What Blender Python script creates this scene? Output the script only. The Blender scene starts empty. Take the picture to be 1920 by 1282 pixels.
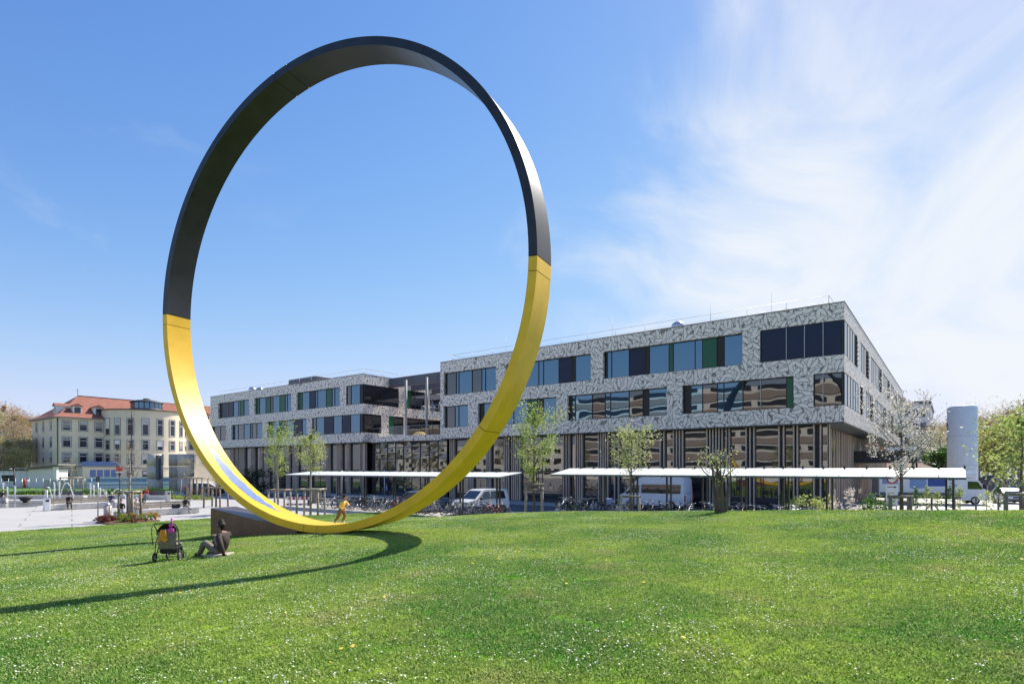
import bpy, bmesh, math, random
import numpy as np
from mathutils import Vector, Matrix, Euler
random.seed(7); RNG = np.random.default_rng(7)
sc = bpy.context.scene
R = math.radians; PI = math.pi
C = bpy.data.collections.new("place"); sc.collection.children.link(C)

# ------------------------------------------------------------------ camera
FPX, HZ, EYE = 1094.0, 878.0, 3.4          # focal length and horizon of the photograph (1920 px wide), eye height over the plaza
cam = bpy.data.cameras.new("camera"); cam.sensor_width = 36; cam.lens = 36 * FPX / 1920
cam.shift_y = (HZ - 641) / 1920; cam.clip_end = 4000
co = bpy.data.objects.new("camera", cam); C.objects.link(co)
co.location = (0, 0, EYE); co.rotation_euler = (R(90), 0, 0); sc.camera = co

# ------------------------------------------------------------------ sky and sun
SUN_AZ, SUN_EL = R(42.0), R(44.5)
w = bpy.data.worlds.new("World"); sc.world = w; w.use_nodes = True
nt = w.node_tree; N = nt.nodes; L = nt.links; N.clear()
def nd(t, **k):
    n = N.new(t)
    for a, b in k.items(): setattr(n, a, b)
    return n
sky = nd('ShaderNodeTexSky', sky_type='NISHITA', sun_disc=False, sun_elevation=SUN_EL, sun_rotation=SUN_AZ,
         altitude=300, air_density=1.0, dust_density=0.15, ozone_density=2.4)
tc = nd('ShaderNodeTexCoord')
sep = nd('ShaderNodeSeparateXYZ'); L.new(tc.outputs['Generated'], sep.inputs[0])
zz = nd('ShaderNodeMath', operation='ADD'); L.new(sep.outputs['Z'], zz.inputs[0]); zz.inputs[1].default_value = .42
zm = nd('ShaderNodeMath', operation='MAXIMUM'); L.new(zz.outputs[0], zm.inputs[0]); zm.inputs[1].default_value = .08
dv = nd('ShaderNodeVectorMath', operation='DIVIDE'); L.new(tc.outputs['Generated'], dv.inputs[0])
cz = nd('ShaderNodeCombineXYZ'); [L.new(zm.outputs[0], cz.inputs[i]) for i in range(3)]
L.new(cz.outputs[0], dv.inputs[1])                      # flat cirrus layer seen from below
mp = nd('ShaderNodeMapping'); L.new(dv.outputs[0], mp.inputs[0]); mp.inputs['Rotation'].default_value = (0, 0, R(-38)); mp.inputs['Scale'].default_value = (1.0, 1.0, 0); mp.inputs['Location'].default_value = (.55, .35, 0)
n1 = nd('ShaderNodeTexNoise'); n1.inputs['Scale'].default_value = 2.1; n1.inputs['Detail'].default_value = 12; n1.inputs['Roughness'].default_value = .55; n1.inputs['Distortion'].default_value = 1.6
L.new(mp.outputs[0], n1.inputs['Vector'])
mpb = nd('ShaderNodeMapping'); L.new(dv.outputs[0], mpb.inputs[0]); mpb.inputs['Location'].default_value = (1.3, 4.2, 0)
n2 = nd('ShaderNodeTexNoise'); n2.inputs['Scale'].default_value = .55; n2.inputs['Detail'].default_value = 3
L.new(mpb.outputs[0], n2.inputs['Vector'])
dt = nd('ShaderNodeVectorMath', operation='DOT_PRODUCT'); L.new(tc.outputs['Generated'], dt.inputs[0])
dt.inputs[1].default_value = Vector((math.sin(R(46)), math.cos(R(46)), .1)).normalized()       # the cirrus field lies on the sun's side
mr = nd('ShaderNodeMapRange', interpolation_type='SMOOTHSTEP'); L.new(dt.outputs['Value'], mr.inputs[0])
mr.inputs[1].default_value = .56; mr.inputs[2].default_value = 1.0
a1 = nd('ShaderNodeMath', operation='MULTIPLY_ADD'); L.new(mr.outputs[0], a1.inputs[0]); a1.inputs[1].default_value = .56; L.new(n1.outputs['Fac'], a1.inputs[2])
a2 = nd('ShaderNodeMath', operation='MULTIPLY_ADD'); L.new(n2.outputs['Fac'], a2.inputs[0]); a2.inputs[1].default_value = .32; L.new(a1.outputs[0], a2.inputs[2])
cr = nd('ShaderNodeMapRange', interpolation_type='SMOOTHSTEP'); L.new(a2.outputs[0], cr.inputs[0]); cr.inputs[1].default_value = .77; cr.inputs[2].default_value = 1.36; cr.inputs[4].default_value = .93
mx = nd('ShaderNodeMix', data_type='RGBA'); L.new(cr.outputs[0], mx.inputs[0]); tn = nd('ShaderNodeVectorMath', operation='MULTIPLY'); hs_ = nd('ShaderNodeHueSaturation'); hs_.inputs['Saturation'].default_value = 1.22; L.new(sky.outputs[0], hs_.inputs['Color']); L.new(hs_.outputs[0], tn.inputs[0]); tn.inputs[1].default_value = (.95, .81, .94)
ss_ = nd('ShaderNodeSeparateXYZ'); L.new(tn.outputs[0], ss_.inputs[0]); cc_ = nd('ShaderNodeCombineXYZ')
for i_, cap in enumerate((2.9, 3.2, 4.1)):                # the exposure of the photograph holds the glow round the sun: soft shoulder
    d_ = nd('ShaderNodeMath', operation='DIVIDE'); L.new(ss_.outputs[i_], d_.inputs[0]); d_.inputs[1].default_value = cap
    p_ = nd('ShaderNodeMath', operation='POWER'); L.new(d_.outputs[0], p_.inputs[0]); p_.inputs[1].default_value = 3
    q_ = nd('ShaderNodeMath', operation='ADD'); L.new(p_.outputs[0], q_.inputs[0]); q_.inputs[1].default_value = 1
    r_ = nd('ShaderNodeMath', operation='POWER'); L.new(q_.outputs[0], r_.inputs[0]); r_.inputs[1].default_value = 1/3
    e_ = nd('ShaderNodeMath', operation='DIVIDE'); L.new(ss_.outputs[i_], e_.inputs[0]); L.new(r_.outputs[0], e_.inputs[1]); L.new(e_.outputs[0], cc_.inputs[i_])
L.new(cc_.outputs[0], mx.inputs[6])
mx.inputs[7].default_value = (3.5, 3.62, 3.8, 1)
bg = nd('ShaderNodeBackground'); bg.inputs['Strength'].default_value = .125; L.new(mx.outputs[2], bg.inputs[0])
wo = nd('ShaderNodeOutputWorld'); L.new(bg.outputs[0], wo.inputs[0])
sl = bpy.data.lights.new("sun", 'SUN'); sl.energy = 3.8; sl.angle = R(.53); sl.color = (1, .93, .82)
so = bpy.data.objects.new("sun", sl); C.objects.link(so)
SUND = Vector((math.sin(SUN_AZ) * math.cos(SUN_EL), math.cos(SUN_AZ) * math.cos(SUN_EL), math.sin(SUN_EL)))
so.rotation_euler = SUND.to_track_quat('Z', 'Y').to_euler(); so.location = SUND * 60
sc.view_settings.view_transform = 'Standard'; sc.view_settings.look = 'None'; sc.view_settings.gamma = 1
sc.view_settings.use_curve_mapping = False; sc.view_settings.exposure = 1.05
sc.cycles.max_bounces = 8; sc.cycles.transparent_max_bounces = 12

# ------------------------------------------------------------------ materials
def mat(name, col, rough=.6, metal=0., var=.12, vscale=3., bump=0., bscale=40., spec=.5, ior=None, coat=0., emit=None):
    m = bpy.data.materials.new(name); m.use_nodes = True
    t = m.node_tree; b = t.nodes['Principled BSDF']
    b.inputs['Roughness'].default_value = rough; b.inputs['Metallic'].default_value = metal
    b.inputs['Specular IOR Level'].default_value = spec
    if ior: b.inputs['IOR'].default_value = ior
    if coat: b.inputs['Coat Weight'].default_value = coat; b.inputs['Coat Roughness'].default_value = .06
    c = (col[0], col[1], col[2], 1)
    if var or bump:
        g = t.nodes.new('ShaderNodeTexCoord')
    if var:
        n = t.nodes.new('ShaderNodeTexNoise'); n.inputs['Scale'].default_value = vscale; n.inputs['Detail'].default_value = 6
        t.links.new(g.outputs['Object'], n.inputs['Vector'])
        r = t.nodes.new('ShaderNodeMapRange'); r.inputs[1].default_value = .3; r.inputs[2].default_value = .7
        r.inputs[3].default_value = 1 - var; r.inputs[4].default_value = 1 + var
        t.links.new(n.outputs['Fac'], r.inputs[0])
        x = t.nodes.new('ShaderNodeVectorMath'); x.operation = 'SCALE'; x.inputs[0].default_value = c[:3]
        t.links.new(r.outputs[0], x.inputs['Scale']); t.links.new(x.outputs[0], b.inputs['Base Color'])
    else: b.inputs['Base Color'].default_value = c
    if bump:
        n = t.nodes.new('ShaderNodeTexNoise'); n.inputs['Scale'].default_value = bscale; n.inputs['Detail'].default_value = 4
        t.links.new(g.outputs['Object'], n.inputs['Vector'])
        u = t.nodes.new('ShaderNodeBump'); u.inputs['Strength'].default_value = bump; u.inputs['Distance'].default_value = .02
        t.links.new(n.outputs['Fac'], u.inputs['Height']); t.links.new(u.outputs[0], b.inputs['Normal'])
    return m
M = {}
def leafmat(name, c1, c2, scale=.8, trans=.45, rough=.5):
    m = bpy.data.materials.new(name); m.use_nodes = True; t = m.node_tree; n = t.nodes; l = t.links
    b = n['Principled BSDF']; b.inputs['Roughness'].default_value = rough; b.inputs['Specular IOR Level'].default_value = .3
    g = n.new('ShaderNodeNewGeometry'); q = n.new('ShaderNodeTexNoise'); q.inputs['Scale'].default_value = scale; q.inputs['Detail'].default_value = 5
    l.new(g.outputs['Position'], q.inputs['Vector'])
    ad = n.new('ShaderNodeMath'); ad.operation = 'MULTIPLY_ADD'; l.new(g.outputs['Random Per Island'], ad.inputs[0]); ad.inputs[1].default_value = .5
    l.new(q.outputs['Fac'], ad.inputs[2])
    r = n.new('ShaderNodeMapRange'); l.new(ad.outputs[0], r.inputs[0]); r.inputs[1].default_value = .4; r.inputs[2].default_value = 1.1
    x = n.new('ShaderNodeMix'); x.data_type = 'RGBA'; l.new(r.outputs[0], x.inputs[0]); x.inputs[6].default_value = (*c1, 1); x.inputs[7].default_value = (*c2, 1)
    l.new(x.outputs[2], b.inputs['Base Color'])
    tr = n.new('ShaderNodeBsdfTranslucent'); l.new(x.outputs[2], tr.inputs[0])
    ms = n.new('ShaderNodeMixShader'); ms.inputs[0].default_value = trans; l.new(b.outputs[0], ms.inputs[1]); l.new(tr.outputs[0], ms.inputs[2])
    l.new(ms.outputs[0], n['Material Output'].inputs[0])
    return m

# ------------------------------------------------------------------ mesh helpers
class MB:
    def __init__(s): s.v = []; s.f = []; s.sm = []; s.mi = []; s.cur = 0
    def _add(s, vs, fs, smooth=False):
        o = len(s.v); s.v += [tuple(p) for p in vs]
        for f in fs: s.f.append(tuple(i + o for i in f)); s.sm.append(smooth); s.mi.append(s.cur)
        return s
    def box(s, x0, x1, y0, y1, z0, z1):
        return s._add([(x0,y0,z0),(x1,y0,z0),(x1,y1,z0),(x0,y1,z0),(x0,y0,z1),(x1,y0,z1),(x1,y1,z1),(x0,y1,z1)],
                      [(3,2,1,0),(4,5,6,7),(0,1,5,4),(1,2,6,5),(2,3,7,6),(3,0,4,7)])
    def bbox(s, x0, x1, y0, y1, z0, z1, b=.02):       # box with chamfered edges
        xs=(x0,x0+b,x1-b,x1); ys=(y0,y0+b,y1-b,y1); zs=(z0,z0+b,z1-b,z1)
        bm = bmesh.new(); bmesh.ops.create_cube(bm, size=1)
        for v in bm.verts: v.co = Vector((x0 if v.co.x<0 else x1, y0 if v.co.y<0 else y1, z0 if v.co.z<0 else z1))
        bmesh.ops.bevel(bm, geom=bm.edges[:], offset=b, segments=1, affect='EDGES')
        bm.verts.index_update()
        s._add([v.co[:] for v in bm.verts], [[v.index for v in f.verts] for f in bm.faces]); bm.free(); return s
    def quad(s, a, b, c, d): return s._add([a,b,c,d], [(0,1,2,3)])
    def tri(s, a, b, c): return s._add([a,b,c], [(0,1,2)])
    def prism(s, poly, z0, z1):                        # poly: (x,y) anticlockwise
        n = len(poly)
        return s._add([(x,y,z0) for x,y in poly]+[(x,y,z1) for x,y in poly],
                      [tuple(range(n-1,-1,-1)), tuple(range(n,2*n))]+[(i,(i+1)%n,n+(i+1)%n,n+i) for i in range(n)])
    def sideprism(s, poly, y0, y1, taper=None):        # poly: (x,z); extruded along y
        n = len(poly)
        return s._add([(x,y0,z) for x,z in poly]+[(x,y1,z) for x,z in poly],
                      [tuple(range(n)), tuple(range(2*n-1,n-1,-1))]+[(i,n+i,n+(i+1)%n,(i+1)%n) for i in range(n)])
    def tube(s, pts, rad, n=6, cap=True):
        pts = [Vector(p) for p in pts]
        if not hasattr(rad, '__len__'): rad = [rad]*len(pts)
        vs = []; up0 = None
        for i, p in enumerate(pts):
            d = (pts[min(i+1,len(pts)-1)] - pts[max(i-1,0)])
            d = d.normalized() if d.length > 1e-9 else Vector((0,0,1))
            if up0 is None: up0 = Vector((1,0,0)) if abs(d.z) > .9 else Vector((0,0,1))
            a = d.cross(up0)
            if a.length < 1e-4: a = d.cross(Vector((0,1,0)))
            a.normalize(); b = d.cross(a).normalized(); up0 = -b if False else up0
            for k in range(n):
                t = 2*PI*k/n; vs.append(p + (a*math.cos(t) + b*math.sin(t))*rad[i])
        fs = []
        for i in range(len(pts)-1):
            for k in range(n): fs.append((i*n+k, (i+1)*n+k, (i+1)*n+(k+1)%n, i*n+(k+1)%n))
        s._add(vs, fs, True)
        if cap:
            o = len(s.v) - len(vs); m = len(vs)
            for f in (tuple(range(n)), tuple(range(m-1, m-1-n, -1))):
                s.f.append(tuple(i+o for i in f)); s.sm.append(False); s.mi.append(s.cur)
        return s
    def lathe(s, prof, n=16, c=(0,0,0)):               # prof: (r,z)
        vs = [(c[0]+r*math.cos(2*PI*k/n), c[1]+r*math.sin(2*PI*k/n), c[2]+z) for r, z in prof for k in range(n)]
        fs = [(i*n+k, i*n+(k+1)%n, (i+1)*n+(k+1)%n, (i+1)*n+k) for i in range(len(prof)-1) for k in range(n)]
        s._add(vs, fs, True)
        o = len(s.v)-len(vs); m = len(vs)
        for f in (tuple(range(n-1,-1,-1)), tuple(range(m-n, m))):
            s.f.append(tuple(i+o for i in f)); s.sm.append(False); s.mi.append(s.cur)
        return s
    def ball(s, c, r, nu=10, nv=7, sq=(1,1,1)):
        vs = []; fs = []
        for j in range(nv+1):
            t = PI*j/nv
            for i in range(nu):
                p = 2*PI*i/nu
                vs.append((c[0]+r*sq[0]*math.sin(t)*math.cos(p), c[1]+r*sq[1]*math.sin(t)*math.sin(p), c[2]+r*sq[2]*math.cos(t)))
        for j in range(nv):
            for i in range(nu): fs.append((j*nu+i, (j+1)*nu+i, (j+1)*nu+(i+1)%nu, j*nu+(i+1)%nu))
        return s._add(vs, fs, True)
    def torus(s, c, r, q, ax='y', n=20, m=5):
        vs=[]; fs=[]
        for i in range(n):
            t=2*PI*i/n
            for j in range(m):
                a=2*PI*j/m; rr=r+q*math.cos(a); h=q*math.sin(a)
                p=(rr*math.cos(t),h,rr*math.sin(t)) if ax=='y' else ((rr*math.cos(t),rr*math.sin(t),h) if ax=='z' else (h,rr*math.cos(t),rr*math.sin(t)))
                vs.append((c[0]+p[0],c[1]+p[1],c[2]+p[2]))
        for i in range(n):
            for j in range(m): fs.append((i*m+j,((i+1)%n)*m+j,((i+1)%n)*m+(j+1)%m,i*m+(j+1)%m))
        return s._add(vs,fs,True)
    def mesh(s, name, mats):
        me = bpy.data.meshes.new(name); me.from_pydata(s.v, [], s.f)
        for m in (mats if isinstance(mats, (list, tuple)) else [mats]): me.materials.append(M[m] if isinstance(m, str) else m)
        me.polygons.foreach_set('use_smooth', s.sm); me.polygons.foreach_set('material_index', s.mi)
        me.update(); return me
    def build(s, name, mats, parent=None): return ob(name, s.mesh(name, mats), parent)
def ob(name, me, parent=None, loc=None, rz=0):
    o = bpy.data.objects.new(name, me); C.objects.link(o)
    if parent: o.parent = parent
    if loc is not None: o.location = loc
    if rz: o.rotation_euler = (0, 0, rz)
    return o
def thing(name, label, cat, loc=(0,0,0), rz=0, group=None):
    o = ob(name, None, None, loc, rz); return tag(o, label, cat, group)
def tag(o, label, cat, group=None, kind=None):
    if label: o['label'] = label
    if cat: o['category'] = cat
    if group: o['group'] = group
    if kind: o['kind'] = kind
    return o
def kind(o, k): o['kind'] = k; return o
def kids(o): return [c for c in C.objects if c.parent is o]
def clone(root, loc, rz, label=None, group=None, sc_=1, tree=None):
    tree = tree or family(root)
    def cp(node, par):
        o, ch = node; c = o.copy(); C.objects.link(c); c.parent = par
        for x in ch: cp(x, c)
        return c
    r = cp(tree, None); r.location = loc; r.rotation_euler = (0, 0, rz); r.scale = (sc_,)*3
    if label: r['label'] = label
    if group: r['group'] = group
    return r
def family(o): return (o, [family(c) for c in o.children])
def npmesh(name, V, F, mats, smooth=False):            # numpy verts (n,3) and faces (m,k)
    me = bpy.data.meshes.new(name); k = F.shape[1]
    me.vertices.add(len(V)); me.vertices.foreach_set('co', np.ascontiguousarray(V, np.float32).ravel())
    me.loops.add(F.size); me.loops.foreach_set('vertex_index', np.ascontiguousarray(F, np.int32).ravel())
    me.polygons.add(len(F)); me.polygons.foreach_set('loop_start', np.arange(0, F.size, k, dtype=np.int32))
    me.materials.append(M[mats] if isinstance(mats, str) else mats)
    if smooth: me.polygons.foreach_set('use_smooth', np.ones(len(F), bool))
    me.update(calc_edges=True); return me
def ray(u, Y): return (u - 960) / FPX * Y              # x of a photograph column at depth Y

# ------------------------------------------------------------------ ground shapes
ctrl = np.array([(0,0,1.7),(-10,16,.86),(-7,21,1.06),(-26.8,30.5,0),(-20.2,38.7,0),(-14.6,41,0),(-10,44,0),(17.5,20.5,2.18),
    (11.1,31.1,1.3),(1.2,33,.96),(-1.6,37.4,.35),(-6,6,1.4),(8,6,1.78),(10,15,1.68),(0,15,1.35),(0,24,1.25),(-18,22,.32),(-20,14,.35),
    (-40,10,-.3),(30,12,2.25),(-15,-10,1.4),(15,-10,1.8)])
_d = np.hypot(ctrl[:,None,0]-ctrl[None,:,0], ctrl[:,None,1]-ctrl[None,:,1])
_K = np.where(_d > 0, _d**2*np.log(_d+1e-9), 0) + np.eye(len(ctrl))*3; _P = np.c_[np.ones(len(ctrl)), ctrl[:,:2]]
_W = np.linalg.solve(np.block([[_K,_P],[_P.T,np.zeros((3,3))]]), np.r_[ctrl[:,2],0,0,0])
EDGE = np.array([(-62,-13),(-26.8,30.5),(-20.2,38.7),(-14.6,41.2),(-10,44),(-1.6,37.4),(3,35.2),(12,31.0),(21.2,24.6),(34,15.5),(70,-8),(70,-40),(-62,-40)], float)
def edge_dist(x, y):
    d = np.full(x.shape, 1e9); ins = np.zeros(x.shape, bool); n = len(EDGE)
    for i in range(n):
        a, b = EDGE[i], EDGE[(i+1)%n]; e = b-a
        t = np.clip(((x-a[0])*e[0]+(y-a[1])*e[1])/(e@e), 0, 1)
        d = np.minimum(d, np.hypot(x-a[0]-t*e[0], y-a[1]-t*e[1]))
        c = (a[1] > y) != (b[1] > y)
        with np.errstate(divide='ignore', invalid='ignore'):
            ins ^= c & (x < (b[0]-a[0])*(y-a[1])/(b[1]-a[1]+1e-12)+a[0])
    return np.where(ins, d, -d)
def lawn_z(x, y):
    x = np.atleast_1d(np.asarray(x, float)); y = np.atleast_1d(np.asarray(y, float)); sh = x.shape
    xf = np.clip(x.ravel(), -42, 32); yf = np.clip(y.ravel(), -12, 46)
    d = np.hypot(xf[:,None]-ctrl[:,0], yf[:,None]-ctrl[:,1])
    h = np.where(d > 0, d**2*np.log(d+1e-9), 0)@_W[:len(ctrl)]+_W[-3]+_W[-2]*xf+_W[-1]*yf
    h = h + .018*np.sin(xf*.9+.4*yf)*np.cos(yf*.7-.3*xf)
    h = np.clip(h, .1, 2.6).reshape(sh); e = edge_dist(x, y)
    s = np.clip(e/4.5, 0, 1); s = s*s*(3-2*s)
    top = np.minimum(h, .1 + (h-.1)*s)
    return np.where(e > 0, np.minimum(top, .05+e*.25), np.maximum(.05+e*.25, -.3))
def lz(x, y): return float(lawn_z(x, y)[0])
D1 = Vector((-.798, .602, 0)); D2 = Vector((.602, .798, 0)); RZ_B = math.atan2(-.602, .798); RZ_2 = math.atan2(.798, .602)
# ------------------------------------------------------------------ material set
M['yellow'] = mat('yellow_paint', (.88,.505,.012), .42, 0, .09, 1.4, .10, 2.5)
M['black'] = mat('black_paint', (.016,.017,.021), .36, 0, .35, 1.4, .10, 2.5)
M['seam'] = mat('dark_seam', (.03,.025,.02), .8)
M['scuff_sky'] = mat('scuff_sky_blue', (.17,.24,.44), .4, 0, .2, 6)
M['corten'] = mat('brown_steel', (.16,.075,.045), .5, .0, .2, 2, .1, 25)
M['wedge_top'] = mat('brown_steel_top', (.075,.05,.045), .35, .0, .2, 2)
M['alu'] = mat('aluminium', (.55,.56,.58), .35, .8, .08)
M['steel'] = mat('brushed_steel', (.62,.53,.43), .6, .0, .08, 1)
M['frame'] = mat('window_frame', (.02,.021,.023), .45)
M['navy'] = mat('navy_panel', (.014,.022,.055), .25, 0, .06, .7, spec=.5, ior=1.35)
M['green_panel'] = mat('green_panel', (.004,.105,.045), .35, 0, .06)
M['louvre'] = mat('louvre_panel', (.035,.034,.034), .55)
M['fin'] = mat('bronze_fin', (.58,.46,.37), .5, .1, .12, 1)
M['soffit'] = mat('soffit', (.075,.09,.078), .5)
M['roofing'] = mat('roof_gravel', (.32,.31,.29), .9, 0, .2, 8)
M['greymetal'] = mat('grey_panel', (.105,.108,.125), .5, .1, .06)
M['greymetal2'] = mat('pale_grey_steel', (.36,.35,.34), .6, 0, .06)
M['darkmetal'] = mat('dark_metal', (.045,.044,.046), .5, .3, .1)
M['rail'] = mat('galvanised_rail', (.45,.46,.47), .4, .6, .05)
M['white'] = mat('white_paint', (.78,.79,.80), .4, 0, .04)
M['canopy'] = mat('white_canopy_sheet', (.72,.75,.74), .45, 0, .05, .6)
M['conc'] = mat('concrete', (.47,.45,.42), .8, 0, .12, 2, .15, 30)
M['conc_l'] = mat('pale_granite', (.54,.52,.49), .7, 0, .12, 5, .1, 60)
M['wood'] = mat('weathered_wood', (.24,.19,.145), .85, 0, .3, 6, .3, 40)
M['wood_l'] = mat('peeled_stake', (.36,.30,.235), .85, 0, .25, 6, .3, 40)
M['bark'] = mat('bark', (.13,.10,.075), .9, 0, .3, 12, .5, 40)
M['bark_l'] = mat('pale_bark', (.34,.30,.25), .9, 0, .3, 8, .4, 40)
M['asphalt'] = mat('asphalt', (.115,.118,.125), .9, 0, .15, 2, .2, 80)
M['soil'] = mat('bark_mulch', (.14,.075,.05), .95, 0, .4, 14, .6, 40)
M['rubber'] = mat('rubber', (.018,.018,.019), .8)
M['cartglass'] = mat('vehicle_glass', (.012,.015,.018), .05, 0, 0, ior=1.8)
M['carwhite'] = mat('white_car_paint', (.78,.79,.81), .3, 0, .02, coat=.6)
M['carblue'] = mat('blue_car_paint', (.10,.14,.23), .3, .3, .03, coat=.6)
M['cardark'] = mat('dark_car_paint', (.05,.03,.03), .3, .2, .03, coat=.6)
M['carsilver'] = mat('silver_car_paint', (.42,.43,.45), .3, .5, .03, coat=.6)
M['trim'] = mat('black_trim', (.02,.02,.021), .6)
M['redlamp'] = mat('red_lamp', (.5,.02,.015), .2)
M['lamp'] = mat('clear_lamp', (.65,.67,.7), .12, .3, 0)
M['rim'] = mat('wheel_rim', (.42,.43,.44), .35, .8, .05)
M['red'] = mat('red_paint', (.55,.035,.03), .45)
M['blue'] = mat('blue_print', (.03,.085,.32), .45)
M['bluel'] = mat('light_blue_print', (.22,.34,.58), .5)
M['orange'] = mat('orange_print', (.75,.33,.05), .5)
M['skin'] = mat('skin', (.52,.31,.22), .55, 0, .06, 8)
M['ink'] = mat('dark_print', (.03,.035,.05), .6)
for nm, c in dict(hair_dark=(.022,.015,.012), hair_brown=(.075,.04,.022), hair_ginger=(.42,.17,.05), hair_white=(.62,.6,.58), cloth_black=(.02,.019,.021),
                  cloth_brownleather=(.045,.028,.024), cloth_yellow=(.88,.62,.19), cloth_tan=(.22,.12,.055), cloth_navy=(.035,.05,.10), cloth_denim=(.12,.18,.30),
                  cloth_grey=(.23,.23,.24), cloth_white=(.72,.72,.73), cloth_red=(.55,.07,.06), cloth_blue=(.22,.30,.62), shoe=(.06,.05,.05), shoe_white=(.6,.6,.6),
                  cloth_taupe=(.22,.18,.145), cloth_orange=(.72,.29,.03), cloth_pink=(.68,.06,.45), cloth_beige=(.46,.40,.32)).items():
    M[nm] = mat(nm, c, .8, 0, .18, 14, .25, 60)

def glass(name, base, ior, rough=.015, warp=.008, wscale=.45):
    m = mat(name, base, rough, 0, 0, ior=ior); t = m.node_tree; b = t.nodes['Principled BSDF']
    g = t.nodes.new('ShaderNodeTexCoord'); n = t.nodes.new('ShaderNodeTexNoise'); n.inputs['Scale'].default_value = wscale; n.inputs['Detail'].default_value = 1
    t.links.new(g.outputs['Object'], n.inputs['Vector']); u = t.nodes.new('ShaderNodeBump'); u.inputs['Strength'].default_value = 1; u.inputs['Distance'].default_value = warp
    t.links.new(n.outputs['Fac'], u.inputs['Height']); t.links.new(u.outputs[0], b.inputs['Normal']); return m
M['glass'] = glass('coated_glass', (.012,.03,.06), 2.9); M['glass'].node_tree.nodes['Principled BSDF'].inputs['Specular Tint'].default_value = (.5,.78,1,1)
M['glass_dark'] = glass('tinted_glass', (.012,.012,.014), 2.1)
M['glass_ground'] = glass('ground_floor_glass', (.03,.028,.027), 2.1, warp=.005)
M['glass_old'] = glass('old_window_glass', (.02,.026,.036), 1.6, .04)

# leaf print of the metal cladding: overlapping leaf shapes, light on dark grey, as printed on the sheets
def leaf_print():
    m = bpy.data.materials.new('leaf_print_cladding'); m.use_nodes = True; t = m.node_tree; n = t.nodes; l = t.links
    b = n['Principled BSDF']; b.inputs['Roughness'].default_value = .38; b.inputs['Specular IOR Level'].default_value = .5
    def nn(ty, **k):
        q = n.new(ty)
        for a, v in k.items(): setattr(q, a, v)
        return q
    def math_(op, a, bb=None, c=None):
        q = nn('ShaderNodeMath', operation=op)
        for i, v in enumerate((a, bb, c)):
            if v is None: continue
            if isinstance(v, (int, float)): q.inputs[i].default_value = v
            else: l.new(v, q.inputs[i])
        return q.outputs[0]
    g = nn('ShaderNodeTexCoord'); s = nn('ShaderNodeSeparateXYZ'); l.new(g.outputs['Object'], s.inputs[0])
    u = math_('ADD', s.outputs[0], s.outputs[1]); cb = nn('ShaderNodeCombineXYZ'); l.new(u, cb.inputs[0]); l.new(s.outputs[2], cb.inputs[1])
    res = None
    for i, (scale, off, ln, wd) in enumerate(((2.1,(3.1,7.7,0),.74,.31),(1.8,(11.3,2.9,0),.78,.32),(2.4,(5.9,15.1,0),.72,.30),(1.6,(8.4,21.5,0),.82,.27))):
        mpp = nn('ShaderNodeMapping'); mpp.inputs['Scale'].default_value = (scale, scale*.86, 1); mpp.inputs['Location'].default_value = off; l.new(cb.outputs[0], mpp.inputs[0])
        v = nn('ShaderNodeTexVoronoi', voronoi_dimensions='2D', feature='F1'); v.inputs['Scale'].default_value = 1; v.inputs['Randomness'].default_value = .85
        l.new(mpp.outputs[0], v.inputs['Vector'])
        sb = nn('ShaderNodeVectorMath', operation='SUBTRACT'); l.new(mpp.outputs[0], sb.inputs[0]); l.new(v.outputs['Position'], sb.inputs[1])
        sc_ = nn('ShaderNodeSeparateColor'); l.new(v.outputs['Color'], sc_.inputs[0])
        an = math_('MULTIPLY', sc_.outputs[0], 2*PI)
        ro = nn('ShaderNodeVectorRotate', rotation_type='Z_AXIS'); l.new(sb.outputs[0], ro.inputs['Vector']); l.new(an, ro.inputs['Angle'])
        sp = nn('ShaderNodeSeparateXYZ'); l.new(ro.outputs[0], sp.inputs[0])
        xx = math_('DIVIDE', sp.outputs[0], ln); x2 = math_('MULTIPLY', xx, xx)
        bend = math_('MULTIPLY_ADD', x2, .18, sp.outputs[1])
        prof = math_('MULTIPLY', math_('SUBTRACT', 1.0, x2), wd)
        ay = math_('ABSOLUTE', bend); dd = math_('SUBTRACT', prof, ay)        # >0 inside the leaf
        inn = nn('ShaderNodeMapRange'); l.new(dd, inn.inputs[0]); inn.inputs[1].default_value = .045; inn.inputs[2].default_value = .062
        out = nn('ShaderNodeMapRange'); l.new(dd, out.inputs[0]); out.inputs[1].default_value = -.025; out.inputs[2].default_value = -.008
        ved = nn('ShaderNodeMapRange'); l.new(ay, ved.inputs[0]); ved.inputs[1].default_value = .006; ved.inputs[2].default_value = .022; ved.inputs[3].default_value = .45
        lf = math_('MULTIPLY', inn.outputs[0], ved.outputs[0] if i % 2 == 0 else 1.0)
        if res is None: res = lf
        else: res = math_('ADD', math_('MULTIPLY', res, math_('SUBTRACT', 1.0, out.outputs[0])), lf)
    mx_ = nn('ShaderNodeMix', data_type='RGBA'); l.new(res, mx_.inputs[0]); mx_.inputs[6].default_value = (.235,.208,.18,1); mx_.inputs[7].default_value = (.88,.79,.70,1); mx_.clamp_factor = True
    l.new(mx_.outputs[2], b.inputs['Base Color'])
    return m
M['leafprint'] = leaf_print()

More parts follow.
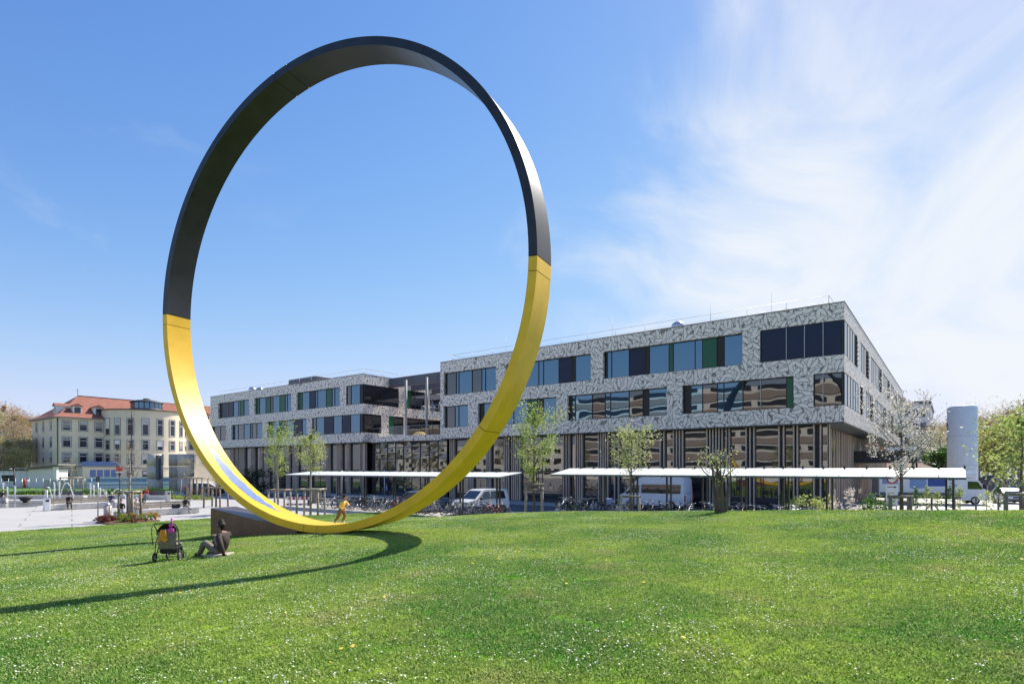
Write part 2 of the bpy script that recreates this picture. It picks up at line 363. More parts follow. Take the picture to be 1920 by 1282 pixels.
# plaza paving: pale slabs with thin joints
def paving():
    m = mat('plaza_paving', (.43,.415,.395), .75, 0, .06, .35); t = m.node_tree; n = t.nodes; l = t.links; b = n['Principled BSDF']
    src = b.inputs['Base Color'].links[0].from_socket
    g = n.new('ShaderNodeNewGeometry'); mp_ = n.new('ShaderNodeMapping'); mp_.inputs['Rotation'].default_value = (0,0,RZ_B); l.new(g.outputs['Position'], mp_.inputs[0])
    bt = n.new('ShaderNodeTexBrick'); bt.inputs['Scale'].default_value = 1; bt.inputs['Brick Width'].default_value = 5; bt.inputs['Row Height'].default_value = 2.5
    bt.inputs['Mortar Size'].default_value = .045; bt.inputs['Color1'].default_value = (1,1,1,1); bt.inputs['Color2'].default_value = (.95,.95,.96,1); bt.inputs['Mortar'].default_value = (.55,.55,.55,1)
    l.new(mp_.outputs[0], bt.inputs['Vector']); q = n.new('ShaderNodeMix'); q.data_type='RGBA'; q.blend_type='MULTIPLY'; q.inputs[0].default_value = 1
    l.new(src, q.inputs[6]); l.new(bt.outputs['Color'], q.inputs[7]); l.new(q.outputs[2], b.inputs['Base Color']); return m
M['paving'] = paving()

# grass: ground sheet and blades share one patch pattern in world space
def grass_mat(name, blades):
    m = bpy.data.materials.new(name); m.use_nodes = True; t = m.node_tree; n = t.nodes; l = t.links; b = n['Principled BSDF']
    g = n.new('ShaderNodeNewGeometry')
    def noise(s, d=4):
        q = n.new('ShaderNodeTexNoise'); q.inputs['Scale'].default_value = s; q.inputs['Detail'].default_value = d; l.new(g.outputs['Position'], q.inputs['Vector']); return q.outputs['Fac']
    def rng(src, a, c, lo=0, hi=1):
        q = n.new('ShaderNodeMapRange'); l.new(src, q.inputs[0]); q.inputs[1].default_value = a; q.inputs[2].default_value = c; q.inputs[3].default_value = lo; q.inputs[4].default_value = hi; return q.outputs[0]
    def mix(f, a, c):
        q = n.new('ShaderNodeMix'); q.data_type = 'RGBA'; l.new(f, q.inputs[0])
        for i, v in ((6,a),(7,c)):
            if isinstance(v, tuple): q.inputs[i].default_value = (*v,1)
            else: l.new(v, q.inputs[i])
        return q.outputs[2]
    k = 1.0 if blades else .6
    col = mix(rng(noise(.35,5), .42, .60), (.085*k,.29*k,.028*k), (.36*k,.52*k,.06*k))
    col = mix(rng(noise(1.7,5), .50, .72, 0, .35), col, (.55*k,.56*k,.15*k))
    col = mix(rng(noise(.75,6), .57, .72, 0, .6), col, (.50*k,.42*k,.20*k))
    col = mix(rng(noise(7,3), .45, .7, 0, .5), col, (.05*k,.16*k,.02*k))
    if blades:
        q = n.new('ShaderNodeMapRange'); l.new(g.outputs['Random Per Island'], q.inputs[0]); q.inputs[1].default_value = .35; q.inputs[2].default_value = 1; q.inputs[3].default_value = 0; q.inputs[4].default_value = .75
        col = mix(q.outputs[0], col, (.62,.68,.24))
        q = n.new('ShaderNodeMapRange'); l.new(g.outputs['Random Per Island'], q.inputs[0]); q.inputs[1].default_value = .38; q.inputs[2].default_value = .0; q.inputs[3].default_value = 0; q.inputs[4].default_value = .75
        col = mix(q.outputs[0], col, (.035,.11,.014))
        tr = n.new('ShaderNodeBsdfTranslucent'); l.new(col, tr.inputs[0]); ms = n.new('ShaderNodeMixShader'); ms.inputs[0].default_value = .4
        l.new(b.outputs[0], ms.inputs[1]); l.new(tr.outputs[0], ms.inputs[2]); l.new(ms.outputs[0], n['Material Output'].inputs[0])
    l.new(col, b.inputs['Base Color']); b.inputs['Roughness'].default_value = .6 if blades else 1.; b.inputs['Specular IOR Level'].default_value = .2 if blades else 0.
    return m
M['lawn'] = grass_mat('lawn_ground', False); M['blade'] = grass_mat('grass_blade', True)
M['daisy'] = mat('daisy_petal', (.78,.77,.72), .7); M['dandelion'] = mat('dandelion', (.85,.50,.02), .7)
M['farfield'] = mat('far_ground', (.16,.17,.12), .95, 0, .2, .05)
M['farlawn'] = mat('far_lawn', (.075,.165,.028), .9, 0, .2, .5, .4, 12)

# ------------------------------------------------------------------ ground
def sheet(name, poly, z, m, k='structure'):
    b = MB(); b._add([(x,y,z) for x,y in poly], [tuple(range(len(poly)))]); o = b.build(name, m); return kind(o, k)
sheet('ground', [(-1500,-600),(1500,-600),(1500,2500),(-1500,2500)], -.06, 'farfield')
sheet('plaza', [(-140,-60),(120,-60),(120,175),(-140,175)], -.03, 'paving')
def fp(k, m_): p = Vector((24.49,43,0)) + D1*k + D2*m_; return (p.x, p.y)
sheet('road', [fp(-60,-4.5), fp(-60,-11.5), fp(70,-11.5), fp(70,-4.5)][::-1], -.018, 'asphalt')
sheet('side_road', [fp(-12,-4.6), fp(-25,-4.6), fp(-25,130), fp(-12,130)], -.014, 'asphalt')
far1 = [(-115,134),(-82,120),(-58,104),(-47,74),(-63,68),(-110,80)]
sheet('far_lawn', far1, -.008, 'farlawn')
sheet('verge_lawn', [fp(-30,-2), fp(-70,-2), fp(-70,60), fp(-30,60)][::-1], -.010, 'farlawn')

gx = np.arange(-62, 70.01, .6); gy = np.arange(-22, 46.01, .6); GX, GY = np.meshgrid(gx, gy); GZ = lawn_z(GX, GY)
nx, ny = len(gx), len(gy); idx = np.arange(nx*ny).reshape(ny, nx)
F = np.stack([idx[:-1,:-1], idx[:-1,1:], idx[1:,1:], idx[1:,:-1]], -1).reshape(-1,4)
keep = (GZ.ravel()[F].max(1) > -.08); F = F[keep]
used = np.unique(F); remap = -np.ones(nx*ny, int); remap[used] = np.arange(len(used))
LV = np.c_[GX.ravel(), GY.ravel(), GZ.ravel()][used]
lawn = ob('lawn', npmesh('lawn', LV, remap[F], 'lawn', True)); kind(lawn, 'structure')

# grass tufts (instanced by geometry nodes: nobody could count them)
def tuft(seed, nb, rad, h):
    r = np.random.default_rng(seed); a = r.uniform(0, 2*PI, nb); q = rad*np.sqrt(r.uniform(0,1,nb))
    base = np.c_[q*np.cos(a), q*np.sin(a), np.full(nb,-.01)]
    d = r.uniform(0, 2*PI, nb); hh = h*r.uniform(.5,1.15,nb); lean = hh*r.uniform(.15,.95,nb); wd = r.uniform(.004,.010,nb)
    per = np.c_[-np.sin(d), np.cos(d), np.zeros(nb)]*wd[:,None]
    tip = base + np.c_[np.cos(d)*lean, np.sin(d)*lean, hh]; mid = base + np.c_[np.cos(d)*lean*.35, np.sin(d)*lean*.35, hh*.62]
    V = np.stack([base-per, base+per, mid+per*.8, mid-per*.8, tip], 1).reshape(-1,3)
    o = np.arange(nb)[:,None]*5; me = bpy.data.meshes.new('grass_tuft')
    me.from_pydata(V.tolist(), [], [tuple(x) for x in np.concatenate([o+np.array([0,1,2,3])]).tolist()] + [tuple(x) for x in (o+np.array([3,2,4])).tolist()])
    me.materials.append(M['blade']); return me
tc_ = bpy.data.collections.new('grass_tufts')
for s_ in range(5):
    tc_.objects.link(bpy.data.objects.new('grass_tuft', tuft(s_, 84, .15, .038)))
def scatter(n, ymax, ymin, pw):
    out = []
    Y = ymin + (ymax-ymin)*RNG.uniform(0,1,n)**pw; X = RNG.uniform(-.93,.93,n)*Y + RNG.uniform(-.6,.6,n)
    e = edge_dist(X, Y); k = e > .12; return X[k], Y[k]
X1, Y1 = scatter(85000, 46, 2.5, .8)
Z1 = lawn_z(X1, Y1)
me = bpy.data.meshes.new('grass'); me.from_pydata(np.c_[X1,Y1,Z1].tolist(), [], [])
gr = ob('grass', me); tag(gr, 'short mown green grass of the sloping lawn', 'grass', None, 'stuff')
me.attributes.new('rot', 'FLOAT', 'POINT').data.foreach_set('value', RNG.uniform(0,2*PI,len(X1)).astype(np.float32))
scl = (.75+.012*Y1)*RNG.uniform(.7,1.25,len(X1)); me.attributes.new('siz', 'FLOAT', 'POINT').data.foreach_set('value', scl.astype(np.float32))
ng = bpy.data.node_groups.new('grass_nodes', 'GeometryNodeTree')
ng.interface.new_socket('Geometry', in_out='INPUT', socket_type='NodeSocketGeometry'); ng.interface.new_socket('Geometry', in_out='OUTPUT', socket_type='NodeSocketGeometry')
gi = ng.nodes.new('NodeGroupInput'); go = ng.nodes.new('NodeGroupOutput'); ip = ng.nodes.new('GeometryNodeInstanceOnPoints')
ci = ng.nodes.new('GeometryNodeCollectionInfo'); ci.inputs['Collection'].default_value = tc_; ci.inputs['Separate Children'].default_value = True; ci.inputs['Reset Children'].default_value = True
ra = ng.nodes.new('GeometryNodeInputNamedAttribute'); ra.data_type = 'FLOAT'; ra.inputs['Name'].default_value = 'rot'
sa = ng.nodes.new('GeometryNodeInputNamedAttribute'); sa.data_type = 'FLOAT'; sa.inputs['Name'].default_value = 'siz'
cx = ng.nodes.new('ShaderNodeCombineXYZ'); ng.links.new(ra.outputs[0], cx.inputs[2])
er = ng.nodes.new('FunctionNodeEulerToRotation'); ng.links.new(cx.outputs[0], er.inputs[0])
ng.links.new(gi.outputs[0], ip.inputs['Points']); ng.links.new(ci.outputs[0], ip.inputs['Instance']); ip.inputs['Pick Instance'].default_value = True
ng.links.new(er.outputs[0], ip.inputs['Rotation']); ng.links.new(sa.outputs[0], ip.inputs['Scale']); ng.links.new(ip.outputs[0], go.inputs[0])
gr.modifiers.new('grass', 'NODES').node_group = ng

def flowers(name, label, cat, n, size, h, m, pw, clump):
    X, Y = scatter(n, 42, 3, pw)
    v = np.sin(X*1.3+1.7*np.sin(Y*.55))*np.cos(Y*.9+1.1*np.sin(X*.6)) + .7*np.sin(X*3.1+Y*2.3)*np.sin(Y*2.7-X*1.9) + .5*np.sin(X*7.3-Y*3.1)*np.sin(Y*6.1+X*2.2)
    side = np.clip((X/np.maximum(Y,1)+.25)*1.1, -.9, .5)                    # thinner on the right of the slope
    k = v + RNG.normal(0,.7,len(X)) > clump + side*.5; X, Y = X[k], Y[k]; n = len(X); Z = lawn_z(X,Y) + h*RNG.uniform(.7,1.2,n)
    r = size*RNG.uniform(.6,1.25,n)*(1+.008*Y); a = np.arange(6)*PI/3
    tl = RNG.uniform(-.45,.45,(n,2))
    dx = r[:,None]*np.cos(a); dy = r[:,None]*np.sin(a)
    V = np.stack([X[:,None]+dx, Y[:,None]+dy, Z[:,None]+dx*tl[:,:1]+dy*tl[:,1:]], -1)
    ctr = np.stack([X,Y,Z+r*.3], -1)[:,None,:]
    V = np.concatenate([V, ctr], 1).reshape(-1,3); o = np.arange(n)[:,None,None]*7
    Fc = (o + np.array([[i,(i+1)%6,6] for i in range(6)])[None]).reshape(-1,3)
    f = ob(name, npmesh(name, V, Fc, m)); return tag(f, label, cat, None, 'stuff')
flowers('daisies', 'white daisies scattered in drifts over the lawn', 'daisies', 170000, .0076, .040, 'daisy', .68, .5)
flowers('dandelions', 'yellow dandelions dotted over the lawn', 'dandelions', 1100, .021, .042, 'dandelion', .8, .8)

# ------------------------------------------------------------------ ring sculpture
RC = Vector((-7.069, 21.0, 6.388+EYE)); RO, RT, RW_, RYAW = 8.708, .285, 1.071, .458
ring = thing('ring_sculpture', 'giant upright steel ring painted black above and yellow below on the lawn', 'sculpture', (RC.x, RC.y, RC.z), -RYAW)
def arc(name, a0, a1, m, ro=RO, ri=RO-RT, y0=0., y1=RW_, step=1.2, parent=ring):
    n = max(2, int(abs(a1-a0)/step)); b = MB(); A = [R(a0+(a1-a0)*i/n) for i in range(n+1)]
    P = lambda r, a, y: (r*math.sin(a), y, r*math.cos(a))          # a = 0 at the top, 90 on the right
    def strip(f, g, smooth):
        vs = [q for a in A for q in (f(a), g(a))]
        b._add(vs, [(2*i, 2*i+1, 2*i+3, 2*i+2) for i in range(n)], smooth)
    strip(lambda a: P(ro,a,y0), lambda a: P(ro,a,y1), True)
    strip(lambda a: P(ri,a,y1), lambda a: P(ri,a,y0), True)
    strip(lambda a: P(ri,a,y0), lambda a: P(ro,a,y0), False)
    strip(lambda a: P(ro,a,y1), lambda a: P(ri,a,y1), False)
    for a, fl in ((A[0],1),(A[-1],0)):
        q = [P(ri,a,y0),P(ro,a,y0),P(ro,a,y1),P(ri,a,y1)]; b.quad(*(q if fl else q[::-1]))
    return b.build(name, m, parent)
SE = [-91.2,-96.5,-176.2,-179.9,-233.0,-266.0,-269.2]      # yellow seams, clockwise angle going down the left side and up the right
arc('core_ring', 0, 360, 'seam', RO-.012, RO-RT+.012, .012, RW_-.012)
yel = [(-88.95,-91.9),(-91.9,-176),(-176,-180.4),(-180.4,-233),(-233,-266.3),(-266.3,-269.2)]
blk = [(-269.2,-327),(-327,-369.5),(-369.5,-374),(-374,-412.5),(-412.5,-448.95)]
GAP = .075
for a, b_ in yel: arc('yellow_segment', b_+GAP, a-GAP, 'yellow')
for a, b_ in blk: arc('black_segment', b_+GAP, a-GAP, 'black')
# blue scuff mark on the inner face, with reflected sky painted into the blue
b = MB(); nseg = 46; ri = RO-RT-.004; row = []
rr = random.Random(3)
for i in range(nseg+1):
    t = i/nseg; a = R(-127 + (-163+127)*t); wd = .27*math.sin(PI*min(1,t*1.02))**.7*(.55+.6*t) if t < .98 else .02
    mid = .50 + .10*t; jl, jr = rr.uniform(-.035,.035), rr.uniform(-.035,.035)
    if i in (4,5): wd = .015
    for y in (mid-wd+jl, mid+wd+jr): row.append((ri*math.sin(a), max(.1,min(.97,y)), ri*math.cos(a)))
b._add(row, [(2*i+1, 2*i, 2*i+2, 2*i+3) for i in range(nseg)], True); b.build('scuff_sky_sheen', 'scuff_sky', ring)
# brown steel wedge at its foot
def ringp(a, y, r=RO): 
    v = Vector((r*math.sin(R(a)), y, r*math.cos(R(a)))); v.rotate(Euler((0,0,-RYAW))); return v + RC
wd = thing('steel_wedge', 'dark brown steel wedge tapering in under the foot of the yellow ring', 'plinth', (RC.x,RC.y,0), -RYAW)
b = MB(); xs = [-5.62, -1.0]; zt = [lz(-12.2,23.4)+1.02, 1.03]; zb = [.2, .6]
y0, y1 = -.02, 1.15
ztop = lambda x: 1.10 + max(0, (-x-.9))*.150
pl = [(-5.62, .0), (-.9, .6), (-.9, 1.13), (-5.62, ztop(-5.62))]
b.sideprism(pl, y0, y1); b.build('wedge_body', 'corten', wd)
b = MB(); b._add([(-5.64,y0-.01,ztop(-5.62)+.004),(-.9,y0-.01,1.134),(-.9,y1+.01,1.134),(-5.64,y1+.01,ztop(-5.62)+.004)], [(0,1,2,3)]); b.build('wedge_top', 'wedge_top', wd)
# ------------------------------------------------------------------ the modern hospital wings
# local frame of a wing: x runs along the long front towards its right corner (x = 0), y into the building, z up from the plaza
ZW = dict(lo=6.86, w1a=8.09, w1b=10.55, w2a=11.83, w2b=14.40, top=15.66)
GT = {'g':'glass','k':'glass_dark','n':'navy','e':'green_panel','d':'louvre'}
def window_front(wing, x0, x1, z0, z1, panes, y=.30, side=False, label=None):
    """frame mesh with panes as sub-parts; panes = [(x_end, type)] measured from x0. side: panes run along y at x = const"""
    tr = (lambda a, d, z: (a, d, z)) if not side else (lambda a, d, z: (-d, a, z))
    b = MB()
    def bx(a0, a1, d0, d1, za, zb):
        if not side: b.box(a0, a1, d0, d1, za, zb)
        else: b.box(-d1, -d0, a0, a1, za, zb)
    t = .07
    bx(x0, x1, y-.03, y+.09, z0, z0+t); bx(x0, x1, y-.03, y+.09, z1-t, z1)
    bx(x0, x0+t, y-.03, y+.09, z0+t, z1-t); bx(x1-t, x1, y-.03, y+.09, z0+t, z1-t)
    cuts = [x0+t] + [p[0] for p in panes]; cuts[-1] = x1-t
    for c in cuts[1:-1]: bx(c-(.03 if not side else .06), c+(.03 if not side else .06), y-(.025 if not side else .05), y+.085, z0+t, z1-t)
    bx(x0, x1, y+.10, y+.16, z0, z1)
    fr = b.build('window', 'frame', wing)
    tys = [p[1] for p in panes]
    for c, t0, t1 in zip(cuts[1:-1], tys[:-1], tys[1:]):
        if t0 == t1 and t0 in 'nk' and not side: q = MB(); q.box(c-.022, c+.022, y-.04, y-.026, z0+t, z1-t); q.build('glazing_bar', 'rail', fr)
    for (a, c, ty) in zip(cuts[:-1], cuts[1:], tys):
        if c-a < .07: continue
        jit = RNG.uniform(-.006,.006); d = y + ((.035 if ty in 'gk' else .01) if not side else -.028); q = MB()
        a_, c_ = a+.03, c-.03
        if ty == 'd':
            nn_ = int((z1-z0)/.12)
            for i in range(nn_):
                zz_ = z0+t+(z1-z0-2*t)*i/nn_
                if not side: q.box(a_, c_, d, d+.03, zz_, zz_+.075)
                else: q.box(-d-.03, -d, a_, c_, zz_, zz_+.075)
        else:
            p = [tr(a_, d+jit, z0+t), tr(c_, d-jit, z0+t), tr(c_, d-jit, z1-t), tr(a_, d+jit, z1-t)]
            q.quad(*(p if not side else p[::-1])) if not side else q.quad(*[tr(a_, d+jit, z0+t), tr(c_, d-jit, z0+t), tr(c_, d-jit, z1-t), tr(a_, d+jit, z1-t)][::1])
        q.build('louvre' if ty == 'd' else ('pane' if ty in 'gk' else 'panel'), GT[ty], fr)
    return fr
def wing_shell(wing, LEN, DEP, up, lo, side_up, side_lo, left_too=False):
    """cladding bands and piers round the window openings, roof, soffit. up/lo: [(x0,x1)] openings on the front; side_*: [(y0,y1)] on the right side"""
    T = .34
    def band(nm, z0, z1):
        b = MB(); b.box(-LEN, 0, 0, T, z0, z1); b.build(nm, 'leafprint', wing)
        b = MB(); b.box(-T, 0, T, DEP, z0, z1); b.build(nm, 'leafprint', wing)
        b = MB(); b.box(-LEN, -LEN+T, T, DEP, z0, z1); b.build(nm, 'leafprint', wing)
        b = MB(); b.box(-LEN+T, -T, DEP-T, DEP, z0, z1); b.build(nm, 'leafprint', wing)
    band('cladding_band', ZW['lo'], ZW['w1a']); band('cladding_band', ZW['w1b'], ZW['w2a']); band('parapet_band', ZW['w2b'], ZW['top'])
    for ops, z0, z1 in ((lo, ZW['w1a'], ZW['w1b']), (up, ZW['w2a'], ZW['w2b'])):
        edges = [-LEN] + [e for o_ in sorted(ops) for e in o_] + [0]
        for a, c in zip(edges[0::2], edges[1::2]):
            if c-a > .05: b = MB(); b.box(a, c, 0, T, z0, z1); b.build('cladding_pier', 'leafprint', wing)
    for ops, z0, z1 in ((side_lo, ZW['w1a'], ZW['w1b']), (side_up, ZW['w2a'], ZW['w2b'])):
        edges = [T] + [e for o_ in sorted(ops) for e in o_] + [DEP]
        for a, c in zip(edges[0::2], edges[1::2]):
            if c-a > .05: b = MB(); b.box(-T, 0, a, c, z0, z1); b.build('cladding_pier', 'leafprint', wing)
    # left end and back closed, dark core behind the openings
    b = MB(); b.box(-LEN+.05, -LEN+T-.02, T, DEP-T, ZW['w1a'], ZW['w1b']); b.box(-LEN+.05, -LEN+T-.02, T, DEP-T, ZW['w2a'], ZW['w2b']); b.build('end_wall', 'greymetal', wing)
    b = MB(); b.box(-LEN+.6, -.6, .6, DEP-.6, ZW['lo'], ZW['w2b']+.2); b.box(-LEN+3, -3, 3, DEP-3, .02, ZW['lo']-.12); b.build('core', 'frame', wing)
    b = MB(); b.box(-LEN+T, -T, T, DEP-T, ZW['w2b']+.3, ZW['top']-.35); b.build('roof', 'roofing', wing)
    b = MB(); b.box(-LEN-.03, .03, -.03, T+.03, ZW['top'], ZW['top']+.07); b.box(-T-.03, .03, T+.03, DEP, ZW['top'], ZW['top']+.07); b.box(-LEN-.03, -LEN+T+.03, T+.03, DEP, ZW['top'], ZW['top']+.07); b.build('parapet_cap', 'greymetal', wing)
    b = MB(); b.box(-LEN+.02, -.02, .02, DEP-.02, ZW['lo']-.10, ZW['lo']-.003); b.build('soffit', 'soffit', wing)
def fins(wing, x0, x1, y, z0, z1, side=False, n=None, dep=.28):
    n = n or max(2, round((x1-x0)/.22)); b = MB(); wd = min(.095, (x1-x0)/n*.5)
    for i in range(n):
        a = x0 + (x1-x0-wd)*i/max(1,n-1)
        if side: b.box(y-dep, y, a, a+wd, z0, z1)
        else: b.box(a, a+wd, y, y+dep, z0, z1)
    o = b.build('fin_screen', 'fin', wing)
    if not side: q = MB(); q.box(x0, x1, y+dep+.005, y+dep+.03, z0, z1); q.build('backing', 'louvre', o)
    return o
def rail_line(wing, pts, z, nm='roof_railing', h=.95, sp=3.0):
    b = MB()
    for (x0,y0),(x1,y1) in zip(pts[:-1], pts[1:]):
        ln = math.hypot(x1-x0, y1-y0); n = max(1, round(ln/sp))
        for i in range(n+1):
            x, y = x0+(x1-x0)*i/n, y0+(y1-y0)*i/n; b.tube([(x,y,z),(x,y,z+h)], .016, 5)
        for hh in (h, h*.5): b.tube([(x0,y0,z+hh),(x1,y1,z+hh)], .016 if hh == h else .010, 5)
    return b.build(nm, 'rail', wing)
def kx(u, x0, y0): s = (u-960)/FPX; return -(x0 - y0*s)/(.798+.602*s)      # photograph column on a front -> local x
def convert(u0, u1, spec, x0, y0): return kx(u0,x0,y0), kx(u1,x0,y0), [(kx(u,x0,y0), t) for u, t in spec]

RWX, RWY = 24.49, 43.0; LWX, LWY = -19.4, 75.8
rw = thing('hospital_wing', 'grey leaf patterned hospital wing with sunlit side wall and dark corner windows', 'building', (RWX,RWY,0), RZ_B, 'leaf patterned hospital wings')
upR = [(832,930,[(852,'k'),(857,'g'),(882,'g'),(900,'k'),(907,'g'),(930,'g')]),
       (948,1108,[(956,'k'),(1007,'g'),(1016,'g'),(1045,'g'),(1069,'n'),(1076,'d'),(1108,'g')]),
       (1131,1392,[(1136,'k'),(1144,'g'),(1177,'g'),(1206,'n'),(1215,'d'),(1252,'g'),(1260,'e'),(1301,'g'),(1315,'g'),(1342,'e'),(1356,'d'),(1392,'g')])]
loR = [(832,878,[(850,'k'),(857,'g'),(878,'g')]),
       (896,1043,[(904,'d'),(960,'g'),(986,'g'),(1007,'e'),(1016,'d'),(1043,'g')]),
       (1064,1251,[(1070,'d'),(1076,'g'),(1108,'g'),(1132,'k'),(1142,'g'),(1177,'g'),(1203,'k'),(1214,'d'),(1251,'g')]),
       (1279,1488,[(1293,'d'),(1315,'g'),(1343,'k'),(1355,'g'),(1391,'g'),(1425,'k'),(1473,'k'),(1488,'e')])]
upL = [(409,467,[(413,'k'),(424,'n'),(434,'n'),(444,'g'),(447,'g'),(454,'e'),(467,'g')]),
       (477,546,[(483,'e'),(495,'g'),(504,'e'),(508,'k'),(521,'g'),(531,'e'),(535,'g'),(546,'g')]),
       (556,637,[(563,'e'),(577,'g'),(588,'n'),(592,'g'),(608,'g'),(619,'e'),(624,'g'),(637,'g')])]
loL = [(396,424,[(410,'k'),(424,'k')]), (434,492,[(443,'g'),(454,'k'),(466,'g'),(469,'g'),(478,'k'),(492,'g')]),
       (501,575,[(508,'e'),(521,'g'),(531,'e'),(535,'k'),(548,'g'),(563,'n'),(575,'g')])]
def do_wing(wing, X0, Y0, LEN, DEP, up, lo, cup, clo, side_up, side_lo, upc, loc_):
    U = [convert(a, c, s_, X0, Y0) for a, c, s_ in up]; O = [convert(a, c, s_, X0, Y0) for a, c, s_ in lo]
    cu = kx(cup, X0, Y0); cl = kx(clo, X0, Y0)
    wing_shell(wing, LEN, DEP, [(a,c) for a,c,_ in U]+[(cu,-.0)], [(a,c) for a,c,_ in O]+[(cl,-.0)], [(.34,side_up[0][1])]+side_up[1:], [(.34,side_lo[0][1])]+side_lo[1:])
    for a, c, s_ in U: window_front(wing, a, c, ZW['w2a'], ZW['w2b'], s_)
    for a, c, s_ in O: window_front(wing, a, c, ZW['w1a'], ZW['w1b'], s_)
    window_front(wing, cu, -.10, ZW['w2a'], ZW['w2b'], [(kx(u,X0,Y0),t) for u,t in upc], y=.10)
    window_front(wing, cl, -.10, ZW['w1a'], ZW['w1b'], [(kx(u,X0,Y0),t) for u,t in loc_], y=.10)
do_wing(rw, RWX, RWY, 41.1, 62, upR, loR, 1425, 1525, [(0,7.5),(9.4,15.8),(17.6,28.5),(30,39),(41,51),(53,60)], [(0,11.2),(13.3,19.6),(21.5,34),(36,45),(47,58)],
        [(1474,'n'),(1508,'n'),(1543,'n'),(1579,'n')], [(1543,'k'),(1579,'k')])
def side_windows(wing, ops, z0, z1, ty='g', step=1.5, ladder=True, green=False):
    for i, (a, c) in enumerate(ops):
        a2 = .28 if i == 0 else a; n = max(2, round((c-a2)/step)); sp = [(a2+(c-a2)*(j+1)/n, 'k' if (j*7+i) % 4 == 3 else ty) for j in range(n)]
        if green and i == 1: sp = [(a2+.95,'e')]+[q_ for q_ in sp if q_[0] > a2+1.1]
        fr = window_front(wing, a2, c, z0, z1, sp, y=.05 if i == 0 else .08, side=True)
        if ladder:
            b = MB()
            for k in range(6):
                zz_ = z0+.15+(z1-z0-.3)*k/6; b.box(-.04, .06, c-.9, c-.05, zz_, zz_+.12)
            b.box(-.04, .06, c-.97, c-.90, z0, z1); b.build('reflection_rungs', 'darkmetal', fr)  # added dark rungs imitate the light and dark reflection in the window reveal
side_windows(rw, [(0,7.5),(9.4,15.8),(17.6,28.5),(30,39),(41,51),(53,60)], ZW['w2a'], ZW['w2b'])
side_windows(rw, [(0,11.2),(13.3,19.6),(21.5,34),(36,45),(47,58)], ZW['w1a'], ZW['w1b'])
lw = thing('hospital_wing', 'grey leaf patterned hospital wing seen through the ring, round vents on its roof', 'building', (LWX,LWY,0), RZ_B, 'leaf patterned hospital wings')
SUL, SLL = [(0,6.2),(7.5,11.2),(12.2,28)], [(0,3.1),(4.4,7.1),(7.6,28)]
do_wing(lw, LWX, LWY, 40.6, 30, upL, loL, 649, 585, SUL, SLL, [(657,'k'),(674,'g'),(680,'n')],
        [(592,'k'),(607,'g'),(624,'n'),(640,'g'),(656,'n'),(674,'g'),(680,'n')])
side_windows(lw, SUL, ZW['w2a'], ZW['w2b'], 'k', 3, False, True); side_windows(lw, SLL, ZW['w1a'], ZW['w1b'], 'k', 2.7, False, True)
# ground floor: fin screens and glazing
ZG = ZW['lo']-.11
def ground_floor(wing, X0, Y0, LEN, cl, yf, inset, DEP):
    cols = [(kx(a,X0,Y0), kx(c,X0,Y0)) for a, c in cl]
    xr = -inset; edges = [-LEN+.6]
    for a, c in cols: fins(wing, a, c, yf, .02, ZG); edges += [a, c]
    edges += [xr]
    for a, c in zip(edges[0::2], edges[1::2]):
        if c-a < .25: continue
        b = MB(); b.box(a, c, yf+.30, yf+.36, .0, .12); b.box(a, c, yf+.30, yf+.36, ZG-.14, ZG); b.box(a, c, yf+.305, yf+.355, 3.1, 3.2)
        n = max(1, round((c-a)/2.4))
        for i in range(n+1): xx = a+(c-a-.06)*i/n; b.box(xx, xx+.06, yf+.30, yf+.36, .12, ZG-.14)
        fr = b.build('shopfront', 'frame', wing)
        for i in range(n):
            p0, p1 = a+(c-a)*i/n+.05, a+(c-a)*(i+1)/n-.03; j = RNG.uniform(-.008,.008)
            for z0, z1 in ((.12,3.1),(3.2,ZG-.14)):
                q = MB(); q.quad((p0,yf+.33+j,z0),(p1,yf+.33-j,z0),(p1,yf+.33-j,z1),(p0,yf+.33+j,z1)); q.build('pane','glass_ground',fr)
clR = [(837,845),(870,880),(905,913),(939,948),(953,969),(1050,1062),(1073,1086),(1116,1135),(1146,1155),(1184,1196),(1232,1241),(1257,1276),(1320,1351),(1357,1364),(1394,1411),(1456,1467),(1484,1493),(1522,1537),(1549,1553)]
clL = [(425,431),(435,439),(442,451),(464,470),(480,485),(489,497),(507,512),(530,536),(542,551),(570,576),(605,611),(624,633),(643,648),(668,673)]
ground_floor(rw, RWX, RWY, 41.1, clR, .55, 2.0, 62); ground_floor(lw, LWX, LWY, 40.6, clL, .55, .6, 30)
rr = random.Random(5); y = .95
while y < 60:                                          # fins along the sunlit side
    fins(rw, y, y+rr.choice((.22,.4,.2)), -1.85, .02, ZG, True, dep=.11); y += rr.uniform(1.1,1.9)
b = MB(); b.quad((-2.25,.9,.02),(-2.25,61,.02),(-2.25,61,ZG),(-2.25,.9,ZG)); b.build('side_glazing', 'glass_ground', rw)
b = MB(); b.box(-2.27,-2.2,.6,61.4,.0,.02+.2); b.build('side_plinth', 'conc', rw)
y = .6
while y < 12: fins(lw, y, y+.4, -.35, .02, ZG, True); y += 2.3
b = MB(); b.quad((-.75,.9,.02),(-.75,29,.02),(-.75,29,ZG),(-.75,.9,ZG)); b.build('side_glazing', 'glass_ground', lw)
ec = MB(); ec.box(-2.1, 3.6, 21, 30, 4.0, 5.2); ec.build('entrance_canopy', 'darkmetal', rw)
for yy in (21.4,29.6): q = MB(); q.tube([(3.2,yy,0),(3.2,yy,4.0)], .09, 8); q.build('canopy_post', 'darkmetal', rw)
